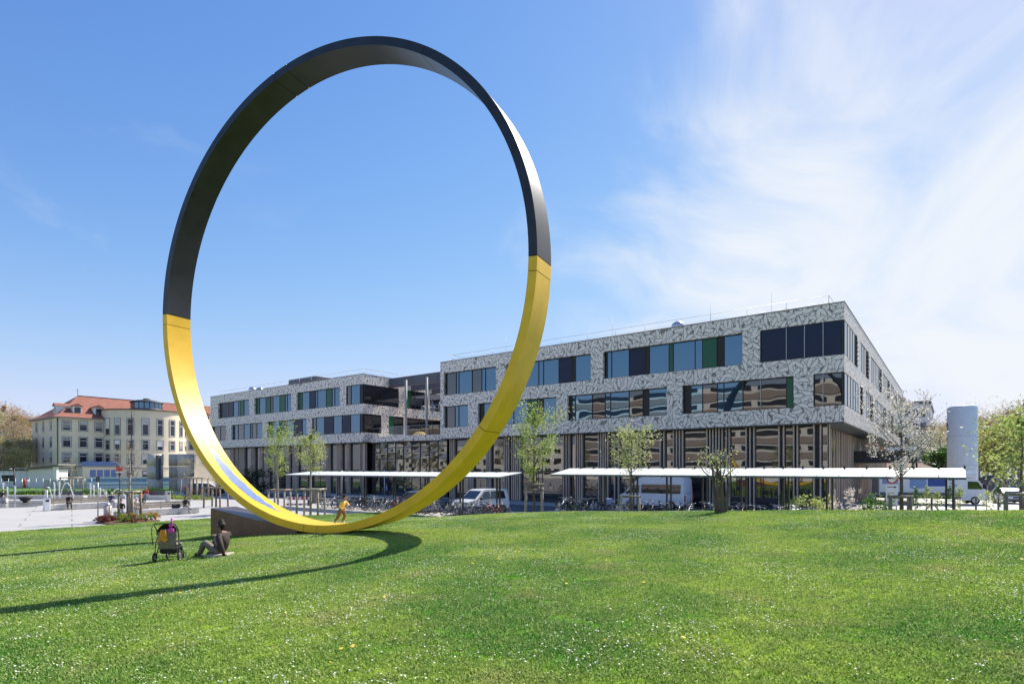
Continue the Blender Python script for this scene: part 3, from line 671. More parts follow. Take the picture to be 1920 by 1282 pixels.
# roofs
rail_line(rw, [(-40.3,30),(-40.3,1.2),(-1.2,1.2),(-1.2,4)], ZW['top']+.02); rail_line(lw, [(-39.8,1.2),(-1.2,1.2),(-1.2,20)], ZW['top']+.02)
def cowl(wing, x, y, z, s=1):
    b = MB(); b.lathe([(.25*s,0),(.25*s,.45*s),(.42*s,.5*s),(.5*s,.75*s),(.42*s,1.0*s),(.2*s,1.15*s),(.02,1.18*s)], 14, (x,y,z)); b.build('roof_vent', 'alu', wing)
cowl(rw, -13.5, 2.2, ZW['top']-.35, 1.2); cowl(lw, -30.6, 2, ZW['top']-.35, 1.25); cowl(lw, -29.0, 2.4, ZW['top']-.35, 1.15)
b = MB(); b.bbox(-25,-17.6,5,9,ZW['top']-.35,ZW['top']+2.1,.05); pl_ = b.build('plant_room', 'greymetal', lw)
for i in range(5): q = MB(); q.box(-24.6+i*1.4, -23.6+i*1.4, 4.93, 5.0, ZW['top']+.2, ZW['top']+1.2); q.build('louvre', 'louvre', pl_)
for x in (-5.5,-10.5,-20,-33): q = MB(); q.tube([(x,2.0,ZW['top']-.3),(x,2.0,ZW['top']+2.2)], [.018,.008], 5); q.build('lightning_rod', 'rail', rw)

# link between the wings: a court bridged by grey beams, glazed back, terraces behind steel posts
lk = thing('link_building', 'recessed court with grey bridging beams, steel posts and glass balcony between the wings', 'building', (RWX-.798*41.1, RWY+.602*41.1, 0), RZ_B)
GAPW = 13.7
for i, yb in enumerate((4.2, 8.2, 12.4)):
    b = MB(); b.box(-GAPW+.02, -.02, yb, yb+.6, 14.38, 15.60); bm_ = b.build('bridging_beam', 'greymetal', lk)
    for k in (1,2): q = MB(); q.box(-GAPW+k*GAPW/3, -GAPW+k*GAPW/3+.03, yb-.012, yb, 14.40, 15.58); q.build('panel_joint', 'frame', bm_)
b = MB(); b.box(-GAPW+.02,-.02,24,26,0,15.4); b.build('back_wall','greymetal',lk)
def glazed(z0, z1, y, types, nm='glazing', x0=-GAPW+.06, x1=-.06):
    n = len(types); b = MB(); b.box(x0,x1,y,y+.1,z0,z0+.1); b.box(x0,x1,y,y+.1,z1-.1,z1)
    xs_ = [x0+(x1-x0)*i/n for i in range(n+1)]
    for x in xs_: b.box(x-.03,x+.03,y,y+.1,z0+.1,z1-.1)
    fr = b.build(nm,'frame',lk)
    for i, t in enumerate(types):
        q = MB(); q.quad((xs_[i]+.03,y+.05,z0+.1),(xs_[i+1]-.03,y+.05,z0+.1),(xs_[i+1]-.03,y+.05,z1-.1),(xs_[i]+.03,y+.05,z1-.1)); q.build('pane' if t in 'gk' else 'panel',GT[t],fr)
glazed(11.2, 14.2, 23.6, 'ekkkkkk'); glazed(7.6, 10.4, 14.0, 'kkgkkkk')
b = MB(); b.box(-GAPW+.05,-.05,14.2,23.9,10.5,11.1); b.build('upper_floor','leafprint',lk)
b = MB(); b.box(-4.6,-.05,1.2,9,9.55,10.0); ut = b.build('upper_terrace','leafprint',lk)
q = MB()
for x,y in ((-4.5,1.3),(-2.3,1.3),(-.2,1.3),(-4.5,4),(-4.5,6.7)): q.tube([(x,y,10.0),(x,y,11.05)],.02,5)
q.tube([(-.1,1.3,11.05),(-4.5,1.3,11.05),(-4.5,8.8,11.05)],.025,5); q.build('terrace_railing','rail',ut)
q = MB(); q.quad((-4.45,1.33,10.1),(-.15,1.33,10.1),(-.15,1.33,10.98),(-4.45,1.33,10.98)); 
M['clear'] = bpy.data.materials.new('clear_glass'); M['clear'].use_nodes = True
_t = M['clear'].node_tree; _tr = _t.nodes.new('ShaderNodeBsdfTransparent'); _tr.inputs[0].default_value = (.84,.89,.89,1); _ms = _t.nodes.new('ShaderNodeMixShader'); _fr = _t.nodes.new('ShaderNodeFresnel'); _fr.inputs[0].default_value = 1.6
_g = _t.nodes.new('ShaderNodeBsdfGlossy'); _g.inputs['Roughness'].default_value = .02; _ms.inputs[0].default_value = .10; _t.links.new(_tr.outputs[0],_ms.inputs[1]); _t.links.new(_g.outputs[0],_ms.inputs[2]); _t.links.new(_ms.outputs[0],_t.nodes['Material Output'].inputs[0])
q.build('balustrade_glass','clear',ut)
# lower balcony with rounded glass front
n = 18; pts = [(-.1-(GAPW-.2)*i/n, .9-1.6*math.sin(PI*i/n)) for i in range(n+1)]
b = MB(); b.prism([(-GAPW+.1,14.0)]+[(x,y) for x,y in pts[::-1]]+[(-.1,14.0)], 6.75, 7.42); bs = b.build('balcony_slab','leafprint',lk)
for (x0,y0_),(x1,y1_) in zip(pts[:-1:2],pts[2::2]): 
    q = MB(); q.quad((x0-.03,y0_,7.46),(x1+.03,y1_,7.46),(x1+.03,y1_,8.5),(x0-.03,y0_,8.5)); q.build('balustrade_glass','clear',bs)
b = MB(); b.tube([(x,y,8.53) for x,y in pts], .025, 6); b.build('handrail','rail',bs)
b = MB(); b.ball((-7.2,3.6,7.75),.85,12,6,(1.2,.6,.42)); b.build('lounge_seat','cloth_yellow',lk)
for x in (-6.3,-2.7): q = MB(); q.tube([(x,.45,7.4),(x,.45,14.3)], .15, 10); q.build('steel_post','greymetal2',lk)
# atrium glazing below
b = MB(); nx_ = 9; ag = [(-GAPW+.1+(GAPW-.2)*i/nx_) for i in range(nx_+1)]; zl = [.05,2.6,4.6,5.4,6.1,6.74]
for x in ag: b.box(x-.035,x+.035,1.2,1.32,.05,6.74)
for z_ in zl: b.box(-GAPW+.06,-.06,1.21,1.31,z_-.03,z_+.03)
at = b.build('atrium_frame','frame',lk)
for i in range(nx_):
    for z0,z1 in zip(zl[:-1],zl[1:]):
        j1,j2 = RNG.uniform(-.02,.02,2); q = MB(); q.quad((ag[i]+.035,1.26+j1,z0+.03),(ag[i+1]-.035,1.26-j1,z0+.03),(ag[i+1]-.035,1.26-j2,z1-.03),(ag[i]+.035,1.26+j2,z1-.03)); q.build('pane','glass_ground',at)

# ------------------------------------------------------------------ pale ward block behind the viewpoint, seen mirrored in the lower windows
M['wardwall'] = mat('ward_render', (.72,.70,.67), .8, 0, .05); M['wardbrown'] = mat('ward_brown', (.30,.245,.22), .7, 0, .1)
o_ = Vector((24.49,43,0)) + D1*(-5) - D2*112
wb = thing('ward_block', 'long pale ward block mirrored in the lower windows of the leaf patterned wing', 'building', (o_.x,o_.y,0), RZ_B)
b = MB(); b.box(-95,0,-14,0,0,25); b.build('wall','wardwall',wb)
for i in range(6):
    q = MB(); q.box(-95.1,.1,0,.35,2.0+i*4,3.6+i*4); q.build('brown_band','wardbrown',wb)
    for j in range(9): q = MB(); q.box(-94+j*10.5,-85.2+j*10.5,.02,.1,4.1+i*4,5.3+i*4); q.build('window','glass_old',wb)

o2 = Vector((24.49,43,0)) + D1*95 - D2*126
wb2 = thing('ward_block', 'lower pale ward block mirrored behind trees in the far wing glass', 'building', (o2.x,o2.y,0), RZ_B)
b = MB(); b.box(-95,0,-12,0,0,12); b.build('wall','wardwall',wb2)
for i in range(3):
    for j in range(22): q = MB(); q.box(-94+j*4.2,-91.6+j*4.2,.02,.1,1.6+i*3.6,3.4+i*3.6); q.build('window','glass_dark',wb2)
# ------------------------------------------------------------------ old cream building with the round bay
M['cream'] = mat('cream_render', (.72,.63,.47), .85, 0, .08, .4); M['stone'] = mat('window_stone', (.27,.25,.23), .8, 0, .1)
def rooftile():
    m = mat('red_roof_tiles', (.30,.115,.075), .8, 0, .18, 1.2); t = m.node_tree; n = t.nodes; l = t.links; g = n.new('ShaderNodeTexCoord')
    wv = n.new('ShaderNodeTexWave'); wv.bands_direction = 'Z'; wv.inputs['Scale'].default_value = 1.4; wv.inputs['Distortion'].default_value = .3; l.new(g.outputs['Object'], wv.inputs['Vector'])
    bp = n.new('ShaderNodeBump'); bp.inputs['Distance'].default_value = .06; l.new(wv.outputs['Fac'], bp.inputs['Height']); l.new(bp.outputs[0], n['Principled BSDF'].inputs['Normal']); return m
M['tile'] = rooftile(); M['darkroof'] = mat('bay_roof', (.06,.055,.06), .6)
ob_x, ob_y = -100.0, 128.0
old = thing('clinic_building', 'old cream rendered clinic with red tiled hip roof and round bay', 'building', (ob_x,ob_y,0), RZ_2)
OL, OD, ZE = 46.0, 17.5, 14.7
BX, BY, BR, ZB = 17.9, 1.2, 9.0, 16.9
b = MB(); b.box(0,OL,0,OD,-.1,ZE); b.build('wall','cream',old)
nb = 48; arcp = [(BX+BR*math.cos(PI+PI*i/nb), BY+BR*math.sin(PI+PI*i/nb)) for i in range(nb+1)]
b = MB(); b._add([(x,y,-.1) for x,y in arcp]+[(x,y,ZB) for x,y in arcp], [(i,i+1,nb+2+i,nb+1+i) for i in range(nb)], True)
b._add([(BX-BR,BY,ZE-1),(BX+BR,BY,ZE-1),(BX+BR,BY+3,ZE-1),(BX-BR,BY+3,ZE-1),(BX-BR,BY,ZB),(BX+BR,BY,ZB),(BX+BR,BY+3,ZB),(BX-BR,BY+3,ZB)],[(1,2,6,5),(2,3,7,6),(3,0,4,7)])
bay = b.build('round_bay','cream',old)
b = MB(); ar2 = [(BX+(BR+.4)*math.cos(PI+PI*i/nb), BY+(BR+.4)*math.sin(PI+PI*i/nb)) for i in range(nb+1)]
b.prism(ar2+[(BX+BR+.4,BY+3.2),(BX-BR-.4,BY+3.2)], ZB, ZB+.22); b._add([(x,y,ZB+.22) for x,y in ar2]+[(BX,BY+2,ZB+1.3)],[(i,i+1,nb+1) for i in range(nb)]); b.build('bay_roof','darkroof',bay)
# lantern
b = MB(); b.lathe([(3.3,ZB+.2),(3.3,ZB+.9)],28,(BX,BY-1.5,0)); b.lathe([(3.55,ZB+2.35),(3.6,ZB+2.5),(2.4,ZB+2.95),(.8,ZB+3.2),(.7,ZB+3.5),(.1,ZB+3.55)],28,(BX,BY-1.5,0)); lt = b.build('lantern','darkroof',bay)
for i in range(18):
    a0, a1 = 2*PI*i/18+.03, 2*PI*(i+1)/18-.03; q = MB(); P = lambda a,z: (BX+3.25*math.cos(a), BY-1.5+3.25*math.sin(a), z)
    q.quad(P(a0,ZB+.9),P(a1,ZB+.9),P(a1,ZB+2.35),P(a0,ZB+2.35)); q.build('pane','glass',lt)
    q = MB(); q.tube([P(2*PI*i/18,ZB+.85),P(2*PI*i/18,ZB+2.4)],.06,5); q.build('post','darkmetal',lt)
# hip roof with overhang and slight kick at the eaves
ov = .75; zr = 20.6; x0,x1,y0,y1 = -ov,OL+ov,-ov,OD+ov; hy = OD/2; hx = 6.5
e0 = [(x0,y0,ZE+.12),(x1,y0,ZE+.12),(x1,y1,ZE+.12),(x0,y1,ZE+.12)]; k1 = [(x0+1.6,y0+1.6,ZE+.95),(x1-1.6,y0+1.6,ZE+.95),(x1-1.6,y1-1.6,ZE+.95),(x0+1.6,y1-1.6,ZE+.95)]
rp = [(hx,hy,zr),(OL-hx,hy,zr)]
b = MB(); b._add(e0+k1+rp,[(0,1,5,4),(1,2,6,5),(2,3,7,6),(3,0,4,7),(4,5,9,8),(6,7,8,9),(5,6,9),(7,4,8)]); rf = b.build('roof','tile',old)
b = MB(); b.box(x0+.02,x1-.02,y0+.02,y1-.02,ZE-.16,ZE+.11); b.build('eaves_cornice','stone',old)
b = MB(); b.tube([(hx,hy,zr+.02),(OL-hx,hy,zr+.02)],.14,6); b.build('ridge_tiles','tile',rf)
b = MB(); b.tube([(hx,hy,zr),(hx,hy,zr+1.7)],.05,5); b.tube([(hx-.4,hy,zr+1.3),(hx+.4,hy,zr+1.3)],.03,5); b.build('finial','darkmetal',rf)
def dormer(x, y, z, rot):
    b = MB(); b.box(-.85,.85,-.1,2.6,0,1.75); dm = b.build('dormer','white',old); dm.location=(x,y,z); dm.rotation_euler=(0,0,rot)
    q = MB(); q._add([(-1.15,-.35,1.75),(1.15,-.35,1.75),(1.15,3.4,1.75),(-1.15,3.4,1.75),(0,-.35,2.45),(0,3.6,2.45)],[(0,1,4),(1,2,5,4),(3,0,4,5),(2,3,5)]); q.build('dormer_roof','tile',dm)
    q = MB(); q.box(-.6,.6,-.13,-.105,.2,1.55); q.build('pane','glass_old',dm)
dormer(4.3,1.4,ZE+1.0,0); dormer(8.4,1.4,ZE+1.0,0); dormer(.9,4.0,ZE+1.0,-PI/2); dormer(33,1.4,ZE+1.0,0); dormer(38,1.4,ZE+1.0,0)
BL = random.Random(8)
def oldwin(P, nrm, wdt, z0, z1, par=old, bars=True):
    """P: (x,y) on the wall; nrm: angle of the outward normal"""
    w2 = wdt/2; o = ob('window', None, par, (P[0],P[1],0), nrm+PI/2)
    b = MB(); f = .16
    b.box(-w2-f,w2+f,-.06,.05,z0-f,z0); b.box(-w2-f,w2+f,-.06,.05,z1,z1+f); b.box(-w2-f,-w2,-.06,.05,z0,z1); b.box(w2,w2+f,-.06,.05,z0,z1)
    b.build('surround','stone',o)
    if bars:
        b = MB(); b.box(-w2,w2,-.03,.0,z0+(z1-z0)*.66,z0+(z1-z0)*.66+.09); b.box(-w2,w2,-.03,.0,z1-.09,z1); b.box(-w2,w2,-.03,.0,z0,z0+.08); b.box(-w2,-w2+.08,-.03,.0,z0,z1); b.box(w2-.08,w2,-.03,.0,z0,z1); b.build('sash','white',o)
    b = MB(); b.quad((-w2,-.012,z0),(w2,-.012,z0),(w2,-.012,z1),(-w2,-.012,z1)); b.build('pane','glass_old',o)
    if BL.random() < .45: fz = BL.uniform(.25,.8); q = MB(); q.quad((-w2+.08,-.02,z1-(z1-z0)*fz),(w2-.08,-.02,z1-(z1-z0)*fz),(w2-.08,-.02,z1-.09),(-w2+.08,-.02,z1-.09)); q.build('blind',BL.choice(('stone','conc','wardwall')),o)
rows = ((11.9,14.0),(8.2,10.4),(4.7,6.9))
for x in (1.9,5.0,8.0):
    for z0,z1 in rows: oldwin((x,-.001),-PI/2,1.5,z0,z1)
for x in (28.6,32,35.4,38.8,42.2):
    for z0,z1 in rows: oldwin((x,-.001),-PI/2,1.5,z0,z1)
for y in (3.6,9,14):
    for z0,z1 in rows: oldwin((-.001,y),PI,1.1,z0,z1)
for a in (-163,-146,-128,-109,-90,-71,-52,-34,-17):
    p = (BX+(BR+.002)*math.cos(R(a)), BY+(BR+.002)*math.sin(R(a)))
    for z0,z1 in ((11.1,14.9),(7.7,9.9),(4.4,6.7)): oldwin(p,R(a),1.25,z0,z1)
    oldwin(p,R(a),1.1,1.3,2.9,bars=False)
oldwin((1.9,-.001),-PI/2,1.5,1.6,2.9)
b = MB(); b.box(-.05,9,-.08,-.01,3.35,3.6); b.build('string_course','stone',old)
arc3 = [(BX+(BR+.09)*math.cos(PI+PI*i/nb), BY+(BR+.09)*math.sin(PI+PI*i/nb)) for i in range(nb+1)]
b = MB(); b._add([(x,y,3.3) for x,y in arc3]+[(x,y,3.55) for x,y in arc3],[(i,i+1,nb+2+i,nb+1+i) for i in range(nb)],True); b.build('string_course','stone',bay)
for x,y in ((.25,-.12),(12.2,-7.0)): q = MB(); q.tube([(x,y,0),(x,y,ZE if x<1 else ZB)],.09,6); q.build('downpipe','darkmetal',old)
# terrace with blue glass balustrade and garage windows
b = MB(); b.box(3.6,10.6,-4.2,-.1,-.1,3.75); tr_ = b.build('terrace','cream',old)
q = MB(); q.box(3.4,10.8,-4.4,-.1,3.75,3.95); q.build('terrace_slab','stone',tr_)
M['bluepane'] = mat('blue_pane', (.16,.24,.44), .12, 0, .05, ior=1.7)
for i in range(5): q = MB(); q.box(3.5+i*1.44,4.86+i*1.44,-4.38,-4.33,4.0,4.95); q.build('balustrade_panel','bluepane',tr_)
for i in range(4): q = MB(); q.box(5.0+i*1.35,6.1+i*1.35,-4.24,-4.205,.6,3.1); q.build('window','bluepane',tr_)

# ------------------------------------------------------------------ sheds, steel silos and far buildings
sh = thing('shed', 'low white flat roofed shed at the edge of the bare woods', 'shed', (-94,106,0), R(8))
b = MB(); b.box(-9,6,0,5,0,3.0); b.build('wall','white',sh); b = MB(); b.box(-9.3,6.3,-.3,5.3,3.0,3.2); b.build('roof','darkroof',sh)
for i in range(16):
    q = MB(); q.box(-9+i*.95,-9+i*.95+.03,-.012,0,0.05,2.95); q.build('board_joint','greymetal',sh)
b = MB(); b.box(1.2,3.3,-.05,-.005,1.1,2.2); wn = b.build('window','trim',sh); q = MB(); q.box(1.05,3.45,-.09,-.055,2.2,2.35); q.box(1.05,3.45,-.09,-.055,.95,1.1); q.build('window_frame','white',wn)
b = MB(); b.box(-3.2,-2.0,-.04,-.004,0,2.2); b.build('door','alu',sh)
ls = thing('lean_to', 'white lean-to shelter with tilted flat roof beside the cream clinic', 'shelter', (-84.5,104,0), R(8))
b = MB(); b.box(-2,2.6,.8,4,0,3.2); b.build('wall','white',ls); b = MB(); b.box(2.3,2.9,.2,.8,0,3.7); b.build('pier','white',ls)
b = MB(); b._add([(-3.4,-.6,3.25),(3.6,-.6,4.0),(3.6,4.6,4.0),(-3.4,4.6,3.25),(-3.4,-.6,3.45),(3.6,-.6,4.2),(3.6,4.6,4.2),(-3.4,4.6,3.45)],[(3,2,1,0),(4,5,6,7),(0,1,5,4),(1,2,6,5),(2,3,7,6),(3,0,4,7)]); b.build('roof','stone',ls)
for lab, u, Y, rad, h in (('broad steel cylinder standing alone on the left of the pair',290.5,88,1.06,5.6),('slimmer steel cylinder touching a broader one',327,90,.72,5.6),('broad steel cylinder touching a slimmer one behind the staked tree',348.5,88.5,1.12,5.6)):
    s_ = thing('steel_cylinder', lab, 'steel cylinder', (ray(u,Y),Y,0), 0, 'steel air intake cylinders on the plaza')
    for i in range(3): q = MB(); q.lathe([(rad,.02+i*h/3),(rad,(i+1)*h/3-.02)],28); q.build('drum_section','steel',s_)
    if rad > 1.0 and u < 300: q = MB(); q.box(rad*.45,rad+.02,-rad*.8,-rad*.3,1.8,h-.2); q.build('side_panel','greymetal',s_)
bb = thing('hoarding', 'long low blue and white striped barrier before the cream clinic', 'barrier', (ray(165,97),97,0), math.atan2(4, ray(316,101)-ray(165,97)))
Lh = math.hypot(ray(318,101)-ray(165,97),4)
for nm,z0,z1,m_ in (('base_panel',0,.75,'white'),('white_stripe',.75,1.15,'white'),('blue_stripe',1.15,1.75,'bluel'),('top_rail',1.75,1.95,'white'),('lower_stripe',.55,.75,'bluel')):
    b = MB(); t_ = .25 if nm != 'lower_stripe' else .26; b.box(0,Lh,-t_ if nm!='top_rail' else -.3,0,z0,z1-.003) if nm!='lower_stripe' else b.box(0,Lh,-.262,-.252,z0,z1); b.build(nm,m_,bb)
tw = thing('white_tank', 'tall plain white cylindrical tank rising beyond the bike shelter', 'tank', (ray(1804.5,75),75,0))
b = MB(); b.lathe([(1.58,0),(1.60,.1),(1.60,11.2),(1.5,11.36),(1.2,11.42),(.1,11.5)],40); b.build('shell','white',tw)
for z_ in (3.8,7.5): q = MB(); q.lathe([(1.604,z_),(1.608,z_+.03),(1.604,z_+.06)],40); q.build('weld_seam','alu',tw)
q = MB(); 
for i in range(9):
    for j in range(9):
        pass
em = []; na = 18
for i in range(na): a = 2*PI*i/na; em.append((R(150)+.33*math.cos(a), 8.75+.62*math.sin(a)))
q._add([(1.612*math.cos(a),1.612*math.sin(a),z) for a,z in em]+[(1.615*math.cos(R(150)),1.615*math.sin(R(150)),8.75)],[(i,(i+1)%na,na) for i in range(na)],True); q.build('emblem','blue',tw)
q = MB()
for k in range(5): a = R(143)+k*.07; q._add([(1.612*math.cos(a),1.612*math.sin(a),7.15),(1.612*math.cos(a+.045),1.612*math.sin(a+.045),7.15),(1.612*math.cos(a+.045),1.612*math.sin(a+.045),7.4),(1.612*math.cos(a),1.612*math.sin(a),7.4)],[(0,1,2,3)])
q.build('lettering','blue',tw)
fb = thing('far_block', 'pale multi-storey block standing behind the blossoming tree', 'building', (ray(1712,135),135,0), RZ_B)
b = MB(); b.box(-20,3.2,0,30,0,18.2); b.build('wall','wardwall',fb); b = MB(); b.box(-20.2,3.4,-.2,30,18.2,18.9); b.build('roof','greymetal',fb)
for i in range(5):
    for j in range(5): q = MB(); q.box(-4.6+j*1.5,-3.6+j*1.5,-.05,.02,2+i*3.3,4+i*3.3); q.build('window','glass_old',fb)
    for j in range(6): q = MB(); q.box(3.18,3.25,1+j*2.4,2.4+j*2.4,2+i*3.3,4+i*3.3); q.build('window','glass_old',fb)
hb = thing('pavilion', 'low brown tiled pavilion beneath the far pale block', 'pavilion', (ray(1722,100),100,0), RZ_B)
M['brick'] = mat('brown_brick', (.24,.14,.10), .85, 0, .2, 3)
b = MB(); b.box(-9,2.6,0,8,0,3.0); b.build('wall','wardwall',hb); b = MB(); b._add([(-9.8,-.8,3.0),(3.4,-.8,3.0),(3.4,8.8,3.0),(-9.8,8.8,3.0),(-5,4,5.0),(-1.4,4,5.0)],[(0,1,5,4),(1,2,5),(2,3,4,5),(3,0,4),(3,2,1,0)]); b.build('roof','brick',hb)
for j in range(3): q = MB(); q.box(-6+j*2.8,-4.4+j*2.8,-.05,.02,.9,2.4); q.build('window','glass_old',hb)
# ------------------------------------------------------------------ trees and plants
M['leaf_spring'] = leafmat('spring_leaf', (.24,.34,.07), (.54,.60,.21), 1.5)
M['leaf_pale'] = leafmat('pale_spring_leaf', (.29,.35,.11), (.60,.61,.28), 1.5)
M['leaf_green'] = leafmat('green_leaf', (.035,.10,.018), (.12,.22,.04), 1.5)
M['leaf_bright'] = leafmat('bright_shrub_leaf', (.14,.24,.02), (.36,.42,.05), 2)
M['leaf_red'] = leafmat('red_shrub_leaf', (.16,.035,.03), (.34,.10,.05), 2)
M['leaf_orange'] = leafmat('orange_shrub_leaf', (.42,.20,.03), (.50,.36,.06), 2)
M['leaf_dark'] = leafmat('dark_evergreen_leaf', (.010,.022,.010), (.035,.055,.025), 1)
M['blossom'] = leafmat('white_blossom', (.62,.55,.50), (.80,.76,.72), 3, .3)
M['twig_tan'] = leafmat('bare_twig', (.30,.22,.125), (.56,.44,.27), .12, .3)
M['twig_orange'] = leafmat('budding_twig', (.38,.22,.10), (.60,.40,.19), .12, .3)
M['twig_olive'] = leafmat('catkin_twig', (.31,.29,.11), (.56,.50,.22), .12, .3)
M['leaf_far'] = leafmat('far_spring_leaf', (.17,.20,.04), (.40,.38,.10), .4)
def leaves(P, size, rng, asp=.55, droop=0.):
    n = len(P); a = rng.normal(0,1,(n,3)); a[:,2] -= droop; a /= np.linalg.norm(a,axis=1)[:,None]
    c = np.cross(a, rng.normal(0,1,(n,3))); c /= np.linalg.norm(c,axis=1)[:,None]+1e-9
    s = size*rng.uniform(.55,1.3,n)[:,None]
    V = np.stack([P-a*s, P+c*s*asp, P+a*s, P-c*s*asp],1).reshape(-1,3); return V, np.arange(4*n).reshape(-1,4)
def make_tree(name, label, loc, h, z0, prof, nl, ls, lm, bm='bark', nlimb=14, tr=.07, group=None, seed=0, rise=.8, asp=.55, cat='tree', spread=.16, trunk_to=.93, stems=1, lean=0., limbm=None, crown_name='crown', rr_=3):
    """crown between heights z0 and h; prof(t) is its radius, t from 0 (bottom) to 1 (top)"""
    rng = np.random.default_rng(seed+100); rd = random.Random(seed)
    t = thing(name, label, cat, loc, rd.uniform(0,6.28), group)
    b = MB(); pts = []
    for k in range(stems):
        a0 = rd.uniform(0,6.28); off = (0 if stems == 1 else .10)
        tp = [(off*math.cos(a0)*(1+3*q)+rd.uniform(-.012,.012)*h*q+lean*q*h, off*math.sin(a0)*(1+3*q)+rd.uniform(-.012,.012)*h*q, h*trunk_to*q*(1 if k==0 else rd.uniform(.55,.95))) for q in (0,.15,.3,.5,.7,.85,1)]
        b.tube([(tp[0][0],tp[0][1],-.15)]+tp[1:], [tr*1.35*(1-.9*q) for q in (0,.15,.3,.5,.7,.85,1)], 7)
        if k == 0: main = tp
    def at(z):
        q = min(1,max(0,z/(h*trunk_to))); i = min(5, int(np.searchsorted((0,.15,.3,.5,.7,.85,1), q))-1) if q > 0 else 0; i = max(0,i)
        qs = (0,.15,.3,.5,.7,.85,1); f = (q-qs[i])/(qs[i+1]-qs[i]); A, B = Vector(main[i]), Vector(main[i+1]); return A.lerp(B, min(1,f))
    trunk = b.build('trunk', bm, t); lb = MB()
    for i in range(nlimb):
        f = (i+.5)/nlimb; zs = z0*.92 + (h*trunk_to-z0)*f*.92; az = i*2.4+rd.uniform(-.4,.4)
        S = at(zs); tt = min(1, f + .1); ln = max(.12, prof(min(1,f+.08)))*rd.uniform(.8,1.12)
        E = S + Vector((math.cos(az)*ln, math.sin(az)*ln, ln*rise*rd.uniform(.7,1.3))); Mi = S.lerp(E,.5)+Vector((rd.uniform(-.1,.1)*ln,rd.uniform(-.1,.1)*ln,-.06*ln))
        r0 = tr*.42*(1-.6*f); lb.tube([S,Mi,E],[r0,r0*.6,r0*.2],5)
        chain = [S.lerp(Mi,.5),Mi,Mi.lerp(E,.5),E]; pts += [(p,ln) for p in chain[1:]]
        for k in range(rr_):
            p0 = S.lerp(E, rd.uniform(.3,.9)); d = Vector((rd.uniform(-1,1),rd.uniform(-1,1),rd.uniform(-.2,1.1))).normalized()*ln*rd.uniform(.25,.55)
            lb.tube([p0,p0+d*.5+Vector((0,0,.02)),p0+d],[r0*.4,r0*.28,r0*.12],4,False); pts += [(p0+d*.4,ln),(p0+d*.75,ln),(p0+d,ln)]
    top = at(h*trunk_to); pts += [(at(h*trunk_to*q),.4*prof(.9)) for q in (.8,.88,.94,1)]
    lb.build('branches', limbm or bm, trunk)
    base = np.array([p[:] for p,_ in pts]); lnn = np.array([l for _,l in pts]); k = rng.integers(0,len(pts),nl)
    P = base[k] + rng.normal(0,1,(nl,3))*(spread*lnn[k][:,None]+.03); P = P[P[:,2] > z0*.85]
    V,F_ = leaves(P, ls, rng, asp); ob(crown_name, npmesh(crown_name, V, F_, lm), t); return t
col = lambda rmax: (lambda t: rmax*(.35+1.5*t*(1-t)**.6*1.35) if t < .85 else rmax*.28*(1-t)/.15+.05)
rnd = lambda rmax: (lambda t: rmax*math.sqrt(max(.02,1-(2*t-.95)**2)))
def crest(u, back=1.3):                                     # a point on the lawn just this side of its skyline in column u
    Y = np.linspace(12,34,221); X = (u-960)/FPX*Y; z = lawn_z(X,Y); i = int(np.argmin((EYE-z)/Y)); y_ = Y[i]-back; return ((u-960)/FPX*y_, y_, lz((u-960)/FPX*y_, y_)-.03)
def stakes(label, loc, h, half, group, n=4, rails=1, m='wood_l', rz=0., rz_m='wood'):
    t = thing('tree_stakes', label, 'tree stakes', loc, rz, group); cs = [(-1,-1),(1,-1),(1,1),(-1,1)][:n] if n == 4 else [(-1,0),(1,0)]
    for x,y in cs:
        q = MB(); q.tube([(x*half*1.06,y*half*1.06,-.2),(x*half,y*half,h)],[.08,.075],7); q.build('stake', m, t)
    for r_ in range(rails):
        z = h-.05-r_*.35; k = list(zip(cs,cs[1:]+cs[:1])) if n == 4 else [(cs[0],cs[1])]
        for (x0,y0),(x1,y1) in k: q = MB(); a = Vector((x0,y0,0)); c = Vector((x1,y1,0)); d = (c-a)*.12; q.tube([((a-d)*half).to_tuple()[:2]+(z,), ((c+d)*half).to_tuple()[:2]+(z,)], .075, 6); q.build('rail', rz_m, t)
    return t
GY_ = 'young staked trees around the plaza'; GS_ = 'timber stakes round young trees'
def yt(label, u, Y, zb, h, z0, prof, nl, ls, lm, seed, **k):
    return make_tree('young_tree', label, (ray(u,Y), Y, zb), h, z0, prof, nl, ls, lm, group=GY_, seed=seed, **k)
yt('narrow young tree in pale leaf seen through the ring, nearest the steel cylinders', 521, 46.5, 0, 7.6, 2.6, col(1.05), 3600, .062, 'leaf_spring', 1, rise=1.6, bm='bark_l')
stakes('four pale stakes round the narrow tree seen through the ring', (ray(524,46.5),46.5,0), 1.75, .62, GS_)
yt('rounder young tree in pale leaf before the left bike shelter', 582, 42, 0, 6.7, 3.2, rnd(1.15), 3400, .06, 'leaf_pale', 2, rise=.7, bm='bark_l')
stakes('four tall stakes round the rounder tree before the left bike shelter', (ray(583,42),42,0), 1.95, .72, GS_, rz_m='wood_l')
yt('full leafy young tree between the two bike shelters', 1001, 38.5, .1, 8.2, 2.3, col(1.5), 6200, .062, 'leaf_spring', 3, rise=1.3, nlimb=20)
stakes('dense pale stakes round the leafy tree between the bike shelters', (ray(1001,38.3),38.3,.05), 2.35, .52, GS_, rails=2)
yt('sparse young tree in pale leaf by the white minibus', 1183, 33.5, .15, 6.1, 2.75, rnd(1.35), 2400, .06, 'leaf_pale', 4, rise=.9)
stakes('two stakes with cross rail under the sparse tree by the minibus', (ray(1181,33.3),33.3,.1), 1.75, .5, GS_, n=2, rz=-.1)
